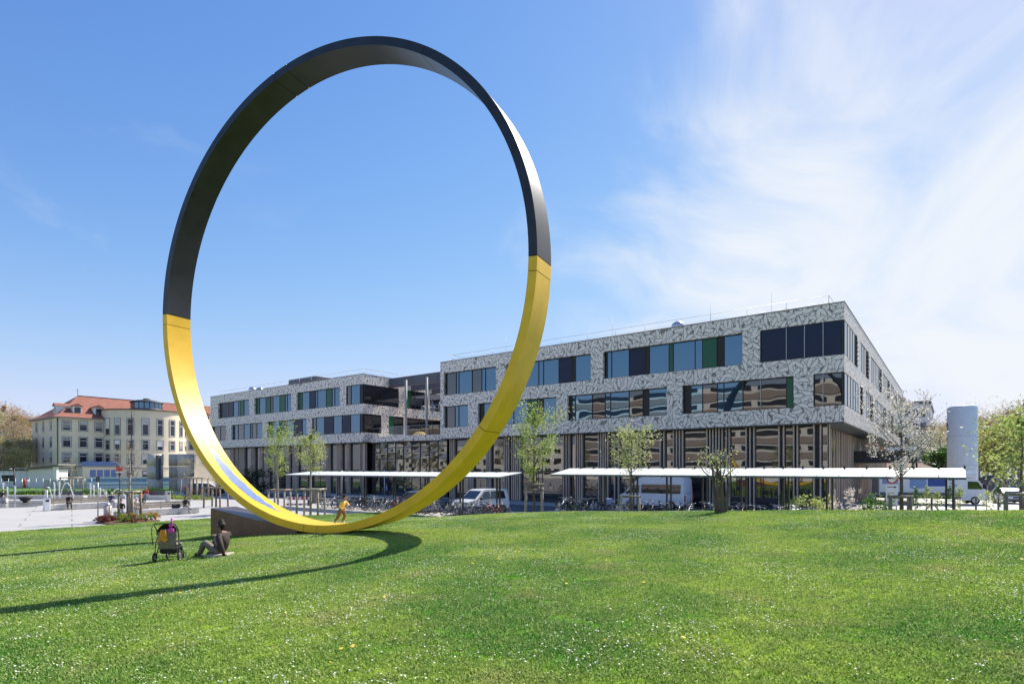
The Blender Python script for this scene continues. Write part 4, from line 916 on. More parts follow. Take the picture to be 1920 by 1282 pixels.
make_tree('lawn_shrub', 'small many-stemmed shrub budding alone at the crest of the lawn', crest(1352), 2.85, 1.05, rnd(1.0), 380, .05, 'leaf_pale', 'bark', 11, .11, None, 6, 1.0, cat='shrub', stems=7, trunk_to=.85)
make_tree('cherry_tree', 'young cherry tree in white blossom beside the right bike shelter', (ray(1690,25.6),25.6,.35), 6.4, 2.35, rnd(1.6), 4200, .04, 'blossom', 'bark', 18, .075, None, 8, 1.15, asp=.85, rr_=7, spread=.05, trunk_to=1.0)
stakes('two stakes with thick cross rail under the blossoming tree', (ray(1688,25.4),25.4,lz(ray(1688,25.4),25.4)), 1.72, .42, GS_, n=2, m='wood', rz=-.05)
make_tree('young_tree', 'young tree in fresh yellow green leaf by the verge wall', (ray(1915,27),27,.3), 6.2, 2.4, rnd(1.8), 2600, .075, 'leaf_spring', 'bark', 16, .07, GY_, 9, .6)
stakes('two stakes with cross rail under the fresh yellow green tree', (ray(1909,22.5),22.5,1.0), 1.45, .46, GS_, n=2, m='wood')
yt('bare young tree rising from the flower bed', 243, 37.8, 0, 5.7, 2.2, rnd(1.05), 420, .04, 'twig_tan', 10, rise=1.1, bm='bark_l', rr_=5)
stakes('four tall stakes round the bare tree in the flower bed', (ray(243.5,37.8),37.8,0), 1.95, .42, GS_, rz_m='wood_l', m='wood')
yt('bare young tree on the far lawn before the shed', 134, 74, 0, 5.4, 2.6, rnd(.8), 260, .05, 'twig_tan', 11, bm='bark_l'); stakes('stakes round the bare tree on the far lawn', (ray(134,74),74,0), 2.3, .8, GS_, rz_m='wood_l')
yt('bare young tree before the steel cylinders', 352, 70, 0, 5.0, 2.4, rnd(1.2), 520, .05, 'twig_olive', 12, bm='bark_l', rr_=5); stakes('stakes round the bare tree before the steel cylinders', (ray(355,70),70,0), 2.4, .62, GS_, rz_m='wood_l')
stakes('stakes standing close beside those at the steel cylinders', (ray(374,64),64,0), 2.4, .62, GS_, rz_m='wood_l')
stakes('dark stakes half hidden by the yellow ring above the wedge', (ray(405,52),52,0), 1.75, .68, GS_, rz_m='wood', m='wood')
yt('sapling behind the yellow edge of the ring', 405, 52, 0, 3.2, 1.9, rnd(.5), 120, .05, 'leaf_pale', 13)
# woods
def wood_tree(label, u, Y, h, rad, lm, seed, group, ls=.34, nl=2600, bm='bark_l', asp=.16, nlimb=17):
    return make_tree('woodland_tree', label, (ray(u,Y),Y,0), h, h*.28, rnd(rad), nl, ls, lm, bm, nlimb, .28, group, seed, .7, asp, spread=.2, trunk_to=.9, rr_=5)
GL = 'bare woods left of the cream clinic'; GR = 'woods beyond the white tank'
rd = random.Random(11)
for i,(u,Y,h,rad,lm) in enumerate(((-40,150,22,6,'twig_tan'),(-12,143,21,5.5,'twig_olive'),(8,150,23,6,'twig_orange'),(26,144,19.5,5,'twig_tan'),(42,150,20,5.2,'twig_orange'),(58,152,19,5,'twig_olive'),(72,162,20,5.5,'twig_tan'),(92,168,19.5,5,'twig_olive'),
      (0,172,24,6.5,'twig_tan'),(30,176,23,6.5,'twig_orange'),(-25,131,12,4,'twig_olive'),(15,132,11,3.8,'twig_olive'),(40,134,11,3.6,'twig_tan'),(54,139,12,3.6,'twig_olive'),(2,126,8.5,3,'twig_tan'),(30,127,8.5,3,'twig_olive'))):
    wood_tree({'twig_tan':'bare tan twigged tree in the wood behind the shed','twig_orange':'orange budded tree in the wood behind the shed','twig_olive':'olive catkin tree in the wood behind the shed'}[lm], u, Y, h, rad, lm, 200+i, GL)
for i,(u,Y,h,rad,lm) in enumerate(((1745,130,14.5,6,'twig_tan'),(1762,118,12.5,5,'twig_olive'),(1775,140,17,6.5,'twig_tan'),(1850,125,16.0,6,'twig_tan'),(1872,135,18,6.5,'twig_olive'),(1900,120,18,6.5,'twig_tan'),(1930,130,20,7,'twig_olive'),(1960,118,19,7,'leaf_far'),(1835,110,9,3.6,'leaf_far'),(1862,100,8.5,3.5,'leaf_far'),(1760,105,7.5,3,'leaf_green'),(1830,150,19,7,'twig_tan'),(1733,150,15,6,'twig_olive'),(1885,92,10.5,4.2,'leaf_far'),(1912,85,12,4.5,'leaf_far'))):
    wood_tree({'twig_tan':'bare tan tree in the wood beyond the white tank','twig_olive':'olive budding tree in the wood beyond the white tank','leaf_far':'fresh yellow green tree beyond the white tank','leaf_green':'dark green bush tree beside the brown pavilion'}[lm], u, Y, h, rad, lm, 300+i, GR, .3 if 'twig' in lm else .26, 2300, asp=.16 if 'twig' in lm else .6)
for i,k_ in enumerate((102,112,121,133,142,155,163,176)):
    p_ = Vector((24.49,43,0))+D1*k_-D2*(96+7*(i%3)); make_tree('park_tree', 'budding park tree mirrored in the ground floor glass of the far wing', (p_.x,p_.y,0), 13+2*(i%3), 3, rnd(4.5), 1500, .3, ('twig_olive','leaf_green','twig_tan')[i%3], 'bark_l', 14, .25, 'park trees mirrored in the glass', 700+i, .7, .4)
# shrubs, hedge strips and beds
def shrub(name, label, loc, rx, ry, h, n, ls, lm, seed, group=None, cat='shrub', asp=.55):
    rng = np.random.default_rng(seed); t = thing(name, label, cat, loc, 0, group); rd_ = random.Random(seed); b = MB()
    for i in range(7): a = rd_.uniform(0,6.28); q = rd_.uniform(.3,.8); b.tube([(0,0,-.05),(rx*.4*q*math.cos(a),ry*.4*q*math.sin(a),h*.4),(rx*q*math.cos(a),ry*q*math.sin(a),h*rd_.uniform(.6,.95))],[.025,.016,.006],4)
    b.build('stems','bark',t)
    cl = rng.normal(0,1,(max(5,n//60),3)); cl /= np.linalg.norm(cl,axis=1)[:,None]; cl *= rng.uniform(.45,.95,len(cl))[:,None]
    P = cl[rng.integers(0,len(cl),n)] + rng.normal(0,.17,(n,3)); P = np.c_[P[:,0]*rx, P[:,1]*ry, h*.52+P[:,2]*h*.5]; P = P[P[:,2]>0.02]
    V,F_ = leaves(P, ls, rng, asp); ob('foliage', npmesh('foliage',V,F_,lm), t); return t
def bed(name, label, pts, n, h, ls, lm, seed, cat='planting'):
    rng = np.random.default_rng(seed); A = np.array(pts,float); seg = rng.integers(0,len(A)-1,n); f = rng.uniform(0,1,n)[:,None]
    c = A[seg]*(1-f)+A[seg+1]*f; wv = .55+.45*np.sin(c[:,0]*2.1+seed)*np.cos(c[:,1]*1.7)
    P = np.c_[c[:,0]+rng.normal(0,.35,n), c[:,1]+rng.normal(0,.35,n), np.abs(rng.uniform(0,1,n))*h*(.35+.65*np.abs(wv))]
    V,F_ = leaves(P, ls, rng); return tag(ob(name, npmesh(name,V,F_,lm)), label, cat, None, 'stuff')
bed('hedge_planting', 'green perennial planting along the back of the fountain plaza', [(ray(-20,69),69),(ray(80,69.5),69.5),(ray(170,70),70),(ray(262,70),70)], 4200, 1.0, .13, 'leaf_green', 1)
bed('low_planting', 'yellow green low planting in front of the fountain hedge', [(ray(-20,67.5),67.5),(ray(90,68),68),(ray(190,68),68),(ray(262,68),68)], 1500, .55, .10, 'leaf_bright', 2)
bed('low_planting', 'yellow green ground cover beside the steel cylinders', [(ray(312,66),66),(ray(345,65),65),(ray(395,64),64)], 1100, .5, .10, 'leaf_bright', 3)
bed('hedge_planting', 'green planting before the steel cylinders', [(ray(262,72),72),(ray(300,73),73),(ray(322,72),72)], 1300, 1.1, .13, 'leaf_green', 4)
# flower bed at the lawn corner
fx, fy = ray(238,37.2), 37.2
bp_ = [(ray(180,36.6),36.6),(ray(215,35.2),35.2),(ray(262,36.4),36.4),(ray(300,38.0),38.0),(ray(262,39.6),39.6),(ray(205,38.8),38.8)]
b = MB(); b.prism([(x,y) for x,y in bp_], -.05, .06); tag(b.build('flower_bed','soil'), 'mulched flower bed at the corner of plaza and lawn', 'flower bed')
rd = random.Random(21)
for i in range(26):
    t_ = rd.random(); u = 190+t_*102; Y = 36.9+rd.uniform(-.8,1.4)+max(0,(u-255))*.02; lm = 'leaf_bright' if 214 < u < 240 else rd.choice(['leaf_red','leaf_orange','leaf_red','leaf_orange','leaf_bright'] if u > 240 else ['leaf_red'])
    shrub('bed_shrub', {'leaf_bright':'yellow green dwarf shrub in the mulched flower bed','leaf_red':'dark red dwarf shrub in the mulched flower bed','leaf_orange':'orange dwarf shrub in the mulched flower bed'}[lm], (ray(u,Y),Y,.04), .42, .36, .55 if lm != 'leaf_red' or u > 240 else .3, 150, .055, lm, 400+i, 'dwarf shrubs in the flower bed')
# planting by the right shelter and along the facade
for i,(lab,u,Y,rx,h,lm,n) in enumerate((('white flowering shrub by the shelter posts',1592,31,.75,1.75,'blossom',500),('large bright green bush by the shelter posts',1646,31.5,.95,1.5,'leaf_green',900),('leafy shrub under the right bike shelter',1538,33.5,.8,1.4,'leaf_spring',500),
     ('slim green shrub under the right bike shelter',1471,35,.35,1.7,'leaf_green',350),('pale shrub beside the red barrow',1552,32.6,.55,1.2,'leaf_pale',320),('broad leafy shrub beside the slim one',1508,34.5,1.0,1.35,'leaf_spring',600),('dark evergreen bush at the far wing',480,74,2.8,3.4,'leaf_dark',1500))):
    shrub('shrub', lab, (ray(u,Y),Y,.0 if Y>70 else .35), rx, rx, h+(.0 if Y>70 else .2), n, .075 if Y<70 else .13, lm, 500+i)
for i,u in enumerate((1716,1737,1757,1779,1800,1850,1872)):
    make_tree('sapling', 'slender leafy sapling along the wire fence', (ray(u,34+.3*i),34+.3*i,.3), 2.1+.25*math.sin(i*2.3), .7, rnd(.32), 230, .06, 'leaf_spring' if i%3 else 'leaf_green', 'bark', 9, .02, 'saplings along the wire fence', 520+i, .8)
# ------------------------------------------------------------------ bike shelters
def shelter(label, P0, ln, dep, zf, zb, npan, posts, zg=0.):
    """P0: right front corner; the roof runs along D1 (left) and back along D2; local x = -D1"""
    t = thing('bike_shelter', label, 'bike shelter', (P0[0],P0[1],0), RZ_B, 'white roofed bike shelters')
    for i in range(npan):
        x1 = -ln*i/npan-.02; x0 = -ln*(i+1)/npan+.02; q = MB()
        q._add([(x0,0,zf),(x1,0,zf),(x1,dep,zb),(x0,dep,zb),(x0,0,zf+.035),(x1,0,zf+.035),(x1,dep,zb+.035),(x0,dep,zb+.035)],[(3,2,1,0),(4,5,6,7),(0,1,5,4),(1,2,6,5),(2,3,7,6),(3,0,4,7)]); q.build('roof_panel','canopy',t)
        q = MB(); q.box(x1-.05,x1+.03,dep*.93,dep*1.03,zb-.0,zb+.16); q.build('bracket','darkmetal',t)
    q = MB(); q.box(-ln,0,.02,.10,zf-.09,zf-.012); q.box(-ln,0,dep-.10,dep-.02,zb-.10,zb-.012); q.build('edge_beam','greymetal',t)
    for k in posts:
        for dx in (-.13,.13):
            q = MB(); q.box(-k+dx-.045,-k+dx+.045,dep*.5-.05,dep*.5+.05,zg-.1,(zf+zb)/2-.02); q.build('post','darkmetal',t)
        q = MB(); q.sideprism([(-k-.05,zf-.1),(-k+.05,zf-.1),(-k+.05,zf-.02),(-k-.05,zf-.02)],.1,.2); q._add([(-k-.03,.05,zf-.13),(-k+.03,.05,zf-.13),(-k+.03,dep-.05,zb-.13),(-k-.03,dep-.05,zb-.13),(-k-.03,.05,zf-.05),(-k+.03,.05,zf-.05),(-k+.03,dep-.05,zb-.05),(-k-.03,dep-.05,zb-.05)],[(3,2,1,0),(0,1,5,4),(1,2,6,5),(2,3,7,6),(3,0,4,7)]); q.build('rafter','darkmetal',t)
    return t
SR = (20.25,26.0); SL = (-.8,38.5)
shelter('white roofed bike shelter on the right, before the sunlit wing corner', SR, 22.1, 2.45, 2.99, 3.38, 22, [.6,5.6,7.7,9.9,12.1,14.3,16.5,18.8,21.2])
shelter('white roofed bike shelter seen behind the foot of the ring', SL, 25.1, 2.7, 2.82, 3.10, 22, [1.2,4.6,8.2,11.8,15.4,19,23.4])
# ------------------------------------------------------------------ bicycles
FC = {'black':(.015,.015,.016),'silver':(.45,.46,.48),'red':(.38,.03,.025),'blue':(.04,.09,.25),'green':(.03,.10,.06),'white':(.68,.68,.67)}
M['tyre'] = M['rubber']; M['chrome'] = mat('bike_chrome', (.62,.62,.63), .25, .9, .05)
def bike(cn):
    M['bike_'+cn] = mat('bike_'+cn, FC[cn], .35, .1, .03, coat=.3)
    t = thing('bicycle', f'{cn} city bicycle parked under a bike shelter', 'bicycle', (0,0,-50), 0, 'bicycles parked under the shelters')
    for x in (-.53,.53):
        q = MB(); q.torus((x,0,.34),.335,.02,n=22,m=4); wv = q.build('wheel','tyre',t)
        q = MB(); q.torus((x,0,.34),.305,.011,n=18,m=3)
        for k in range(9): a = 2*PI*k/9; q.tube([(x,0,.34),(x+.30*math.cos(a),0,.34+.30*math.sin(a))],.004,3,False)
        q.tube([(x,-.05,.34),(x,.05,.34)],.025,6); q.build('spokes','chrome',wv)
    q = MB(); bb_=(-.06,0,.30); hd=(.40,0,.86); st=(-.2,0,.82)
    for a,c,r_ in ((bb_,hd,.02),(bb_,st,.018),((-.14,0,.55),(.42,0,.72),.017),((-.53,.05,.34),bb_,.012),((-.53,.05,.34),(-.19,0,.7),.010),((-.53,-.05,.34),bb_,.012),((-.53,-.05,.34),(-.19,0,.7),.010),(hd,(.46,0,.64),.022),((.46,.04,.66),(.53,.04,.34),.012),((.46,-.04,.66),(.53,-.04,.34),.012)): q.tube([a,c],r_,6)
    q.build('frame','bike_'+cn,t)
    q = MB(); q.ball((-.25,0,.93),.13,8,5,(1,.62,.34)); q.tube([(-.2,0,.82),(-.235,0,.92)],.014,5); q.build('saddle','trim',t)
    q = MB(); q.tube([(.40,0,.86),(.38,0,1.0)],.013,5); q.tube([(.24,-.3,1.04),(.34,-.24,1.06),(.38,0,1.02),(.34,.24,1.06),(.24,.3,1.04)],.012,5); q.build('handlebar','chrome',t)
    q = MB(); q.box(-.72,-.3,-.06,.06,.71,.73); q.tube([(-.66,.05,.72),(-.53,.05,.36)],.008,4); q.tube([(-.66,-.05,.72),(-.53,-.05,.36)],.008,4); q.build('luggage_rack','trim',t)
    q = MB(); n=8
    for x in (-.53,.53):
        for i in range(n):
            a0,a1 = R(20+i*130/n),R(20+(i+1)*130/n); q.quad((x+.375*math.cos(a0),-.03,.34+.375*math.sin(a0)),(x+.375*math.cos(a1),-.03,.34+.375*math.sin(a1)),(x+.375*math.cos(a1),.03,.34+.375*math.sin(a1)),(x+.375*math.cos(a0),.03,.34+.375*math.sin(a0)))
    q.build('mudguard','bike_'+cn,t)
    if cn in ('silver','blue'):
        q = MB(); 
        for z in (.78,.88,.98): q.tube([(.45,-.16,z),(.72,-.16,z),(.72,.16,z),(.45,.16,z),(.45,-.16,z)],.006,4)
        for x,y in ((.45,-.16),(.72,-.16),(.72,.16),(.45,.16),(.58,-.16),(.58,.16)): q.tube([(x,y,.76),(x,y,.99)],.005,4)
        q.box(.45,.72,-.16,.16,.755,.765); q.build('basket','chrome',t)
    return t
protos = {c: bike(c) for c in FC}; fam = {c: None for c in FC}; bpy.context.view_layer.update()
fam = {c: family(protos[c]) for c in FC}; usedp = set()
rd = random.Random(31)
def park(P0, ln, k0, k1, off, zg, sp=.62, where=''):
    k = k0
    while k < k1:
        c = rd.choices(list(FC),[.45,.2,.1,.1,.07,.08])[0]
        p = Vector((P0[0],P0[1],0))+D1*k+D2*(off+rd.uniform(-.2,.2)); rz = RZ_2+rd.choice((0,PI))+rd.uniform(-.22,.22)
        if rd.random() < .9:
            if c not in usedp: o = protos[c]; o.location = (p.x,p.y,zg); o.rotation_euler = (rd.uniform(-.08,.08),0,rz); usedp.add(c)
            else: o = clone(protos[c],(p.x,p.y,zg),rz,sc_=rd.uniform(.94,1.06),tree=fam[c]); o.rotation_euler = (rd.uniform(-.1,.1),0,rz)
            o['label'] = f'{c} city bicycle parked under the shelter {where}'
        k += sp*rd.uniform(.75,1.3)
wl, wr_ = 'behind the foot of the ring', 'in front of the white minibus'
park(SL,25.1,.2,20.5,.75,.0,.62,wl); park(SL,25.1,1,20,2.2,.0,.8,wl); park(SR,22.1,6.0,21.9,.55,.32,.6,wr_); park(SR,22.1,7.5,21.9,1.9,.32,.68,wr_)
# ground of the shelters (a low paved terrace)
b = MB(); pp = [Vector((SR[0],SR[1],0))+D1*a+D2*c for a,c in ((-3,-1.2),(-3,4.2),(24,4.2),(24,-1.2))]; b.prism([(p.x,p.y) for p in pp][::1] if False else [(p.x,p.y) for p in pp[::-1]][::-1], -.1, .32); kind(b.build('shelter_pavement','conc'),'structure')
# ------------------------------------------------------------------ vehicles
def wheel(par, x, y, r, w_, side):
    q = MB(); q.tube([(x,y-w_/2,r),(x,y+w_/2,r)],r,18); wv = q.build('wheel','rubber',par)
    yy = y+side*(w_/2+.004); q = MB(); q.tube([(x,yy-.004,r),(x,yy+.004,r)],r*.64,14); q.build('rim','rim',wv)
def vehicle(name, label, cat, loc, rz, paint, prof, belt, W, wb, wr, side_win, wind, extra=None, tumble=.12, rear=None, group=None):
    """prof: side outline (x,z), nose at +x, anticlockwise from rear bottom; above belt the sides lean in"""
    t = thing(name, label, cat, loc, rz, group); H = max(z for _,z in prof)
    def hw(z): return W/2 if z <= belt else W/2 - tumble*((z-belt)/(H-belt))**1.3
    n = len(prof); b = MB(); rows = []
    ys = (-1,-.86,0,.86,1)
    for s_ in ys:
        rows.append([(x if abs(s_)<1 else x*.985, s_*hw(z), z + (.0 if abs(s_)==1 else .02)) for x,z in prof])
    vs = [p for r_ in rows for p in r_]; fs = []
    for k in range(len(ys)-1):
        for i in range(n): fs.append((k*n+i,k*n+(i+1)%n,(k+1)*n+(i+1)%n,(k+1)*n+i))
    b._add(vs,fs,True); b._add(rows[0],[tuple(range(n-1,-1,-1))]); b._add(rows[-1],[tuple(range(n))])
    body = b.build('body',paint,t)
    me = body.data; bm_ = bmesh.new(); bm_.from_mesh(me); bmesh.ops.recalc_face_normals(bm_,faces=bm_.faces[:]); bm_.to_mesh(me); bm_.free()
    for poly in side_win:
        for s_ in (-1,1):
            q = MB(); q._add([(x,s_*(hw(z)+.012),z) for x,z in poly],[tuple(range(len(poly))) if s_<0 else tuple(range(len(poly)-1,-1,-1))]); q.build('side_window','cartglass',t)
    (x0,z0),(x1,z1) = wind; q = MB(); q._add([(x0+.03,-hw(z0)*.86,z0),(x0+.03,hw(z0)*.86,z0),(x1+.03,hw(z1)*.84,z1),(x1+.03,-hw(z1)*.84,z1)],[(0,1,2,3)]); q.build('windscreen','cartglass',t)
    if rear:
        (x0,z0),(x1,z1) = rear; q = MB(); q._add([(x0-.03,-hw(z0)*.8,z0),(x0-.03,hw(z0)*.8,z0),(x1-.03,hw(z1)*.8,z1),(x1-.03,-hw(z1)*.8,z1)],[(3,2,1,0)]); q.build('rear_window','cartglass',t)
    for x in wb:
        for s_ in (-1,1):
            wheel(t,x,s_*(W/2-.09),wr,.21,s_); q = MB(); q.torus((x,s_*(W/2-.02),wr),wr*1.12,.035,n=18,m=4); q.build('wheel_arch','trim',t)
    xf = max(x for x,_ in prof); xr = min(x for x,_ in prof)
    for s_ in (-1,1):
        q = MB(); q.bbox(xf-.28,xf-.06,s_*W*.36-.16,s_*W*.36+.16,wr+.28,wr+.46,.03); q.build('headlight','lamp',t)
        q = MB(); q.bbox(xr-.02,xr+.06,s_*(W/2-.12)-.08,s_*(W/2-.12)+.08,wr+.35,wr+.85,.02); q.build('taillight','redlamp',t)
        q = MB(); q.bbox(wind[0][0]-.45,wind[0][0]-.27,s_*(W/2+.14)-.10,s_*(W/2+.14)+.10,belt+.02,belt+.22,.04); q.tube([(wind[0][0]-.36,s_*(W/2-.05),belt+.08),(wind[0][0]-.36,s_*(W/2+.14),belt+.1)],.03,5); q.build('mirror','trim',t)
        for dx in side_win[0:1]: q = MB(); q.box(dx[0][0]+.1,dx[0][0]+.28,s_*(W/2+.004)-.012,s_*(W/2+.004)+.012,belt-.16,belt-.13); q.build('door_handle','trim',t)
    q = MB(); q.bbox(xf-.12,xf+.03,-W*.46,W*.46,wr*.6,wr+.16,.04); q.build('front_bumper','trim',t)
    q = MB(); q.bbox(xr-.04,xr+.1,-W*.46,W*.46,wr*.6,wr+.16,.04); q.build('rear_bumper','trim',t)
    q = MB(); q.box(xf-.04,xf+.02,-.45,.45,wr+.24,wr+.36); q.build('grille','trim',t)
    return t
caddy = [(-2.15,.3),(2.1,.3),(2.2,.55),(2.17,.85),(1.95,.98),(1.25,1.1),(.55,1.72),(.3,1.82),(-1.6,1.84),(-2.0,1.78),(-2.12,1.2),(-2.2,.7)]
RZV = math.atan2(-.602,-.798) + PI   # placeholder, set below
rz_l = math.atan2(D1.y, D1.x)        # nose towards the left end of the facade
vehicle('van','white compact van with a clear side window parked behind the bicycles','van',(ray(902,44.5),44.5,0),math.atan2(-.70,-.70),'carwhite',caddy,1.06,1.8,(-1.35,1.35),.31,
        [[(-.12,1.12),(.95,1.12),(.42,1.66),(-.12,1.7)],[(-1.75,1.12),(-.24,1.12),(-.24,1.7),(-1.6,1.68)]],((1.25,1.14),(.55,1.72)),rear=((-2.13,1.1),(-2.03,1.7)))
car = [(-2.0,.28),(2.0,.28),(2.12,.5),(2.08,.72),(1.85,.84),(1.0,.95),(.25,1.40),(-.9,1.47),(-1.5,1.38),(-2.02,.95),(-2.12,.6)]
cwin = [[(-.32,.98),(.72,.98),(.18,1.32),(-.32,1.37)],[(-1.5,.98),(-.42,.98),(-.42,1.38),(-1.0,1.36)]]
vehicle('car','slate blue estate car half hidden behind the ring','car',(ray(802,46.5),46.5,0),math.atan2(-.55,-.83)+PI,'carblue',[(x,z*1.12) for x,z in car],1.04,1.8,(-1.3,1.3),.32,[[(x,z*1.11) for x,z in w_] for w_ in cwin],((1.0,1.1),(.25,1.55)),rear=((-2.0,1.1),(-1.52,1.52)))
sprinter = [(-2.85,.35),(2.75,.35),(2.9,.7),(2.85,1.15),(2.45,1.35),(1.75,2.1),(1.2,2.55),(.7,2.72),(-2.6,2.72),(-2.82,2.5),(-2.9,1.0)]
mb = vehicle('minibus','white high roofed minibus with long dark side windows under the bike shelter','minibus',(ray(1229,49.5),49.5,0),rz_l,'carwhite',sprinter,1.25,2.0,(-1.75,1.85),.36,
        [[(1.05,1.35),(2.15,1.35),(1.72,1.98),(1.05,2.02)],[(-2.55,1.35),(.85,1.35),(.85,2.08),(-2.55,2.08)]],((2.42,1.4),(1.75,2.1)),rear=((-2.85,1.4),(-2.8,2.2)))
# box lorry with printed sides beside the sunlit wing
tk = thing('box_lorry','white box lorry with blue printed panels behind the saplings','lorry',(ray(1742,57),57,0),math.atan2(-.30,.95))
q = MB(); q.bbox(-4.6,2.2,-1.2,1.2,.75,3.3,.05); bx_ = q.build('cargo_box','white',tk)
for x0,x1,z0,z1,m_,nm in ((-4.3,-2.95,1.9,3.15,'bluel','print'),(-3.9,-2.95,2.5,3.15,'orange','print'),(-2.0,-.6,1.5,2.5,'bluel','print'),(-1.3,-.62,2.6,3.1,'ink','print'),(-.5,1.0,1.7,3.25,'blue','print'),(-2.9,-2.1,1.3,3.2,'white','print'),(1.5,2.1,2.7,3.15,'bluel','print'),(-4.5,2.15,.8,1.1,'greymetal','side_rail')):
    q = MB(); dy = {'orange':.011,'ink':.009}.get(m_,.006); q.quad((x0,-1.2-dy,z0),(x1,-1.2-dy,z0),(x1,-1.2-dy,z1),(x0,-1.2-dy,z1)); q.build(nm,m_,bx_)
q = MB()
for x,z,w_,h_ in ((1.25,1.25,.55,.08),(1.6,1.45,.09,.5),(1.3,1.95,.4,.08),(1.25,1.5,.09,.3),(1.72,1.75,.12,.1),(1.3,2.2,.5,.03),(1.3,2.3,.4,.03)): q.quad((x,-1.211,z),(x+w_,-1.211,z),(x+w_,-1.211,z+h_),(x,-1.211,z+h_))
q.build('logo','ink',bx_)
cabp = [(2.25,.4),(4.35,.4),(4.5,.65),(4.45,1.2),(4.2,1.45),(3.75,2.2),(3.4,2.42),(2.25,2.45)]
q = MB(); q.sideprism(cabp,-1.0,1.0); q.build('cab','carwhite',tk)
q = MB(); q.quad((4.24,-.9,1.5),(4.24,.9,1.5),(3.80,.85,2.18),(3.80,-.85,2.18)); q.build('windscreen','cartglass',tk)
for s_ in (-1,1):
    q = MB(); q._add([(2.8,s_*1.006,1.45),(4.0,s_*1.006,1.45),(3.62,s_*1.006,2.15),(2.8,s_*1.006,2.2)],[(0,1,2,3) if s_<0 else (3,2,1,0)]); q.build('side_window','cartglass',tk)
    q = MB(); q.bbox(3.95,4.15,s_*1.22-.12,s_*1.22+.12,1.5,1.95,.04); q.tube([(4.0,s_*1.0,1.6),(4.05,s_*1.2,1.7)],.03,5); q.build('mirror','trim',tk)
    for x in (-2.9,3.4): wheel(tk,x,s_*.88,.38,.25,s_)
    q = MB(); q.bbox(4.38,4.5,s_*.7-.18,s_*.7+.18,.85,1.08,.03); q.build('headlight','lamp',tk)
q = MB(); q.bbox(2.2,3.6,-1.0,1.0,2.46,3.1,.12); q.build('wind_deflector','white',tk); q = MB(); q.bbox(4.4,4.56,-1.0,1.0,.42,.72,.04); q.build('bumper','trim',tk)
q = MB(); q.box(-4.4,2.3,-.5,.5,.5,.75); q.build('chassis','trim',tk); q = MB(); q.box(4.47,4.5,-.3,.3,1.0,1.16); q.build('badge','ink',tk)
vehicle('car','white hatchback parked beyond the saplings by the verge','car',(ray(1893,58),58,0),math.atan2(-.9,-.35),'carwhite',car,.93,1.75,(-1.3,1.3),.31,cwin,((1.0,.98),(.25,1.38)),rear=((-2.0,1.0),(-1.5,1.36)))
rd = random.Random(5)
for i,(u,Y,pc,lab) in enumerate(((1846,84,'cardark','dark parked car left of the row beyond the white tank'),(1868,88,'carsilver','silver parked car in the row beyond the white tank'),(1890,84,'cardark','dark parked car behind the white hatchback'),(384,74,'cardark','dark red car parked beside the steel cylinders'))):
    vehicle('car',lab,'car',(ray(u,Y),Y,0 if u<500 else .9),rd.choice((RZ_B,RZ_B+PI)) if u>500 else .1,pc,[(x,z*1.05) for x,z in car],.98,1.75,(-1.3,1.3),.31,[[(x,z*1.05) for x,z in w_] for w_ in cwin],((1.0,1.03),(.25,1.45)),rear=((-2.0,1.05),(-1.5,1.42)),group='parked cars')
b = MB(); b.box(ray(1836,82),ray(1960,82),81,95,-.1,.9); kind(b.build('raised_car_park','asphalt'),'structure')
gs = thing('glass_shelter','arched glass shelter beyond the white hatchback','shelter',(ray(1905,66),66,0),0)
for k in range(7):
    x0 = -2+k*.85; q = MB()
    for j in range(8): a0,a1 = PI*j/8,PI*(j+1)/8; q._add([(x0,-1.5*math.cos(a0),1.0+1.35*math.sin(a0)),(x0+.8,-1.5*math.cos(a0),1.0+1.35*math.sin(a0)),(x0+.8,-1.5*math.cos(a1),1.0+1.35*math.sin(a1)),(x0,-1.5*math.cos(a1),1.0+1.35*math.sin(a1))],[(0,1,2,3)],True)
    q.build('glass_sheet','clear',gs); q = MB(); q.tube([(x0-.02,-1.5*math.cos(PI*j/10),1.0+1.38*math.sin(PI*j/10)) for j in range(11)],.035,5); q.tube([(x0-.02,-1.5,0),(x0-.02,-1.5,1.0)],.035,5); q.tube([(x0-.02,1.5,0),(x0-.02,1.5,1.0)],.035,5); q.build('hoop','rail',gs)
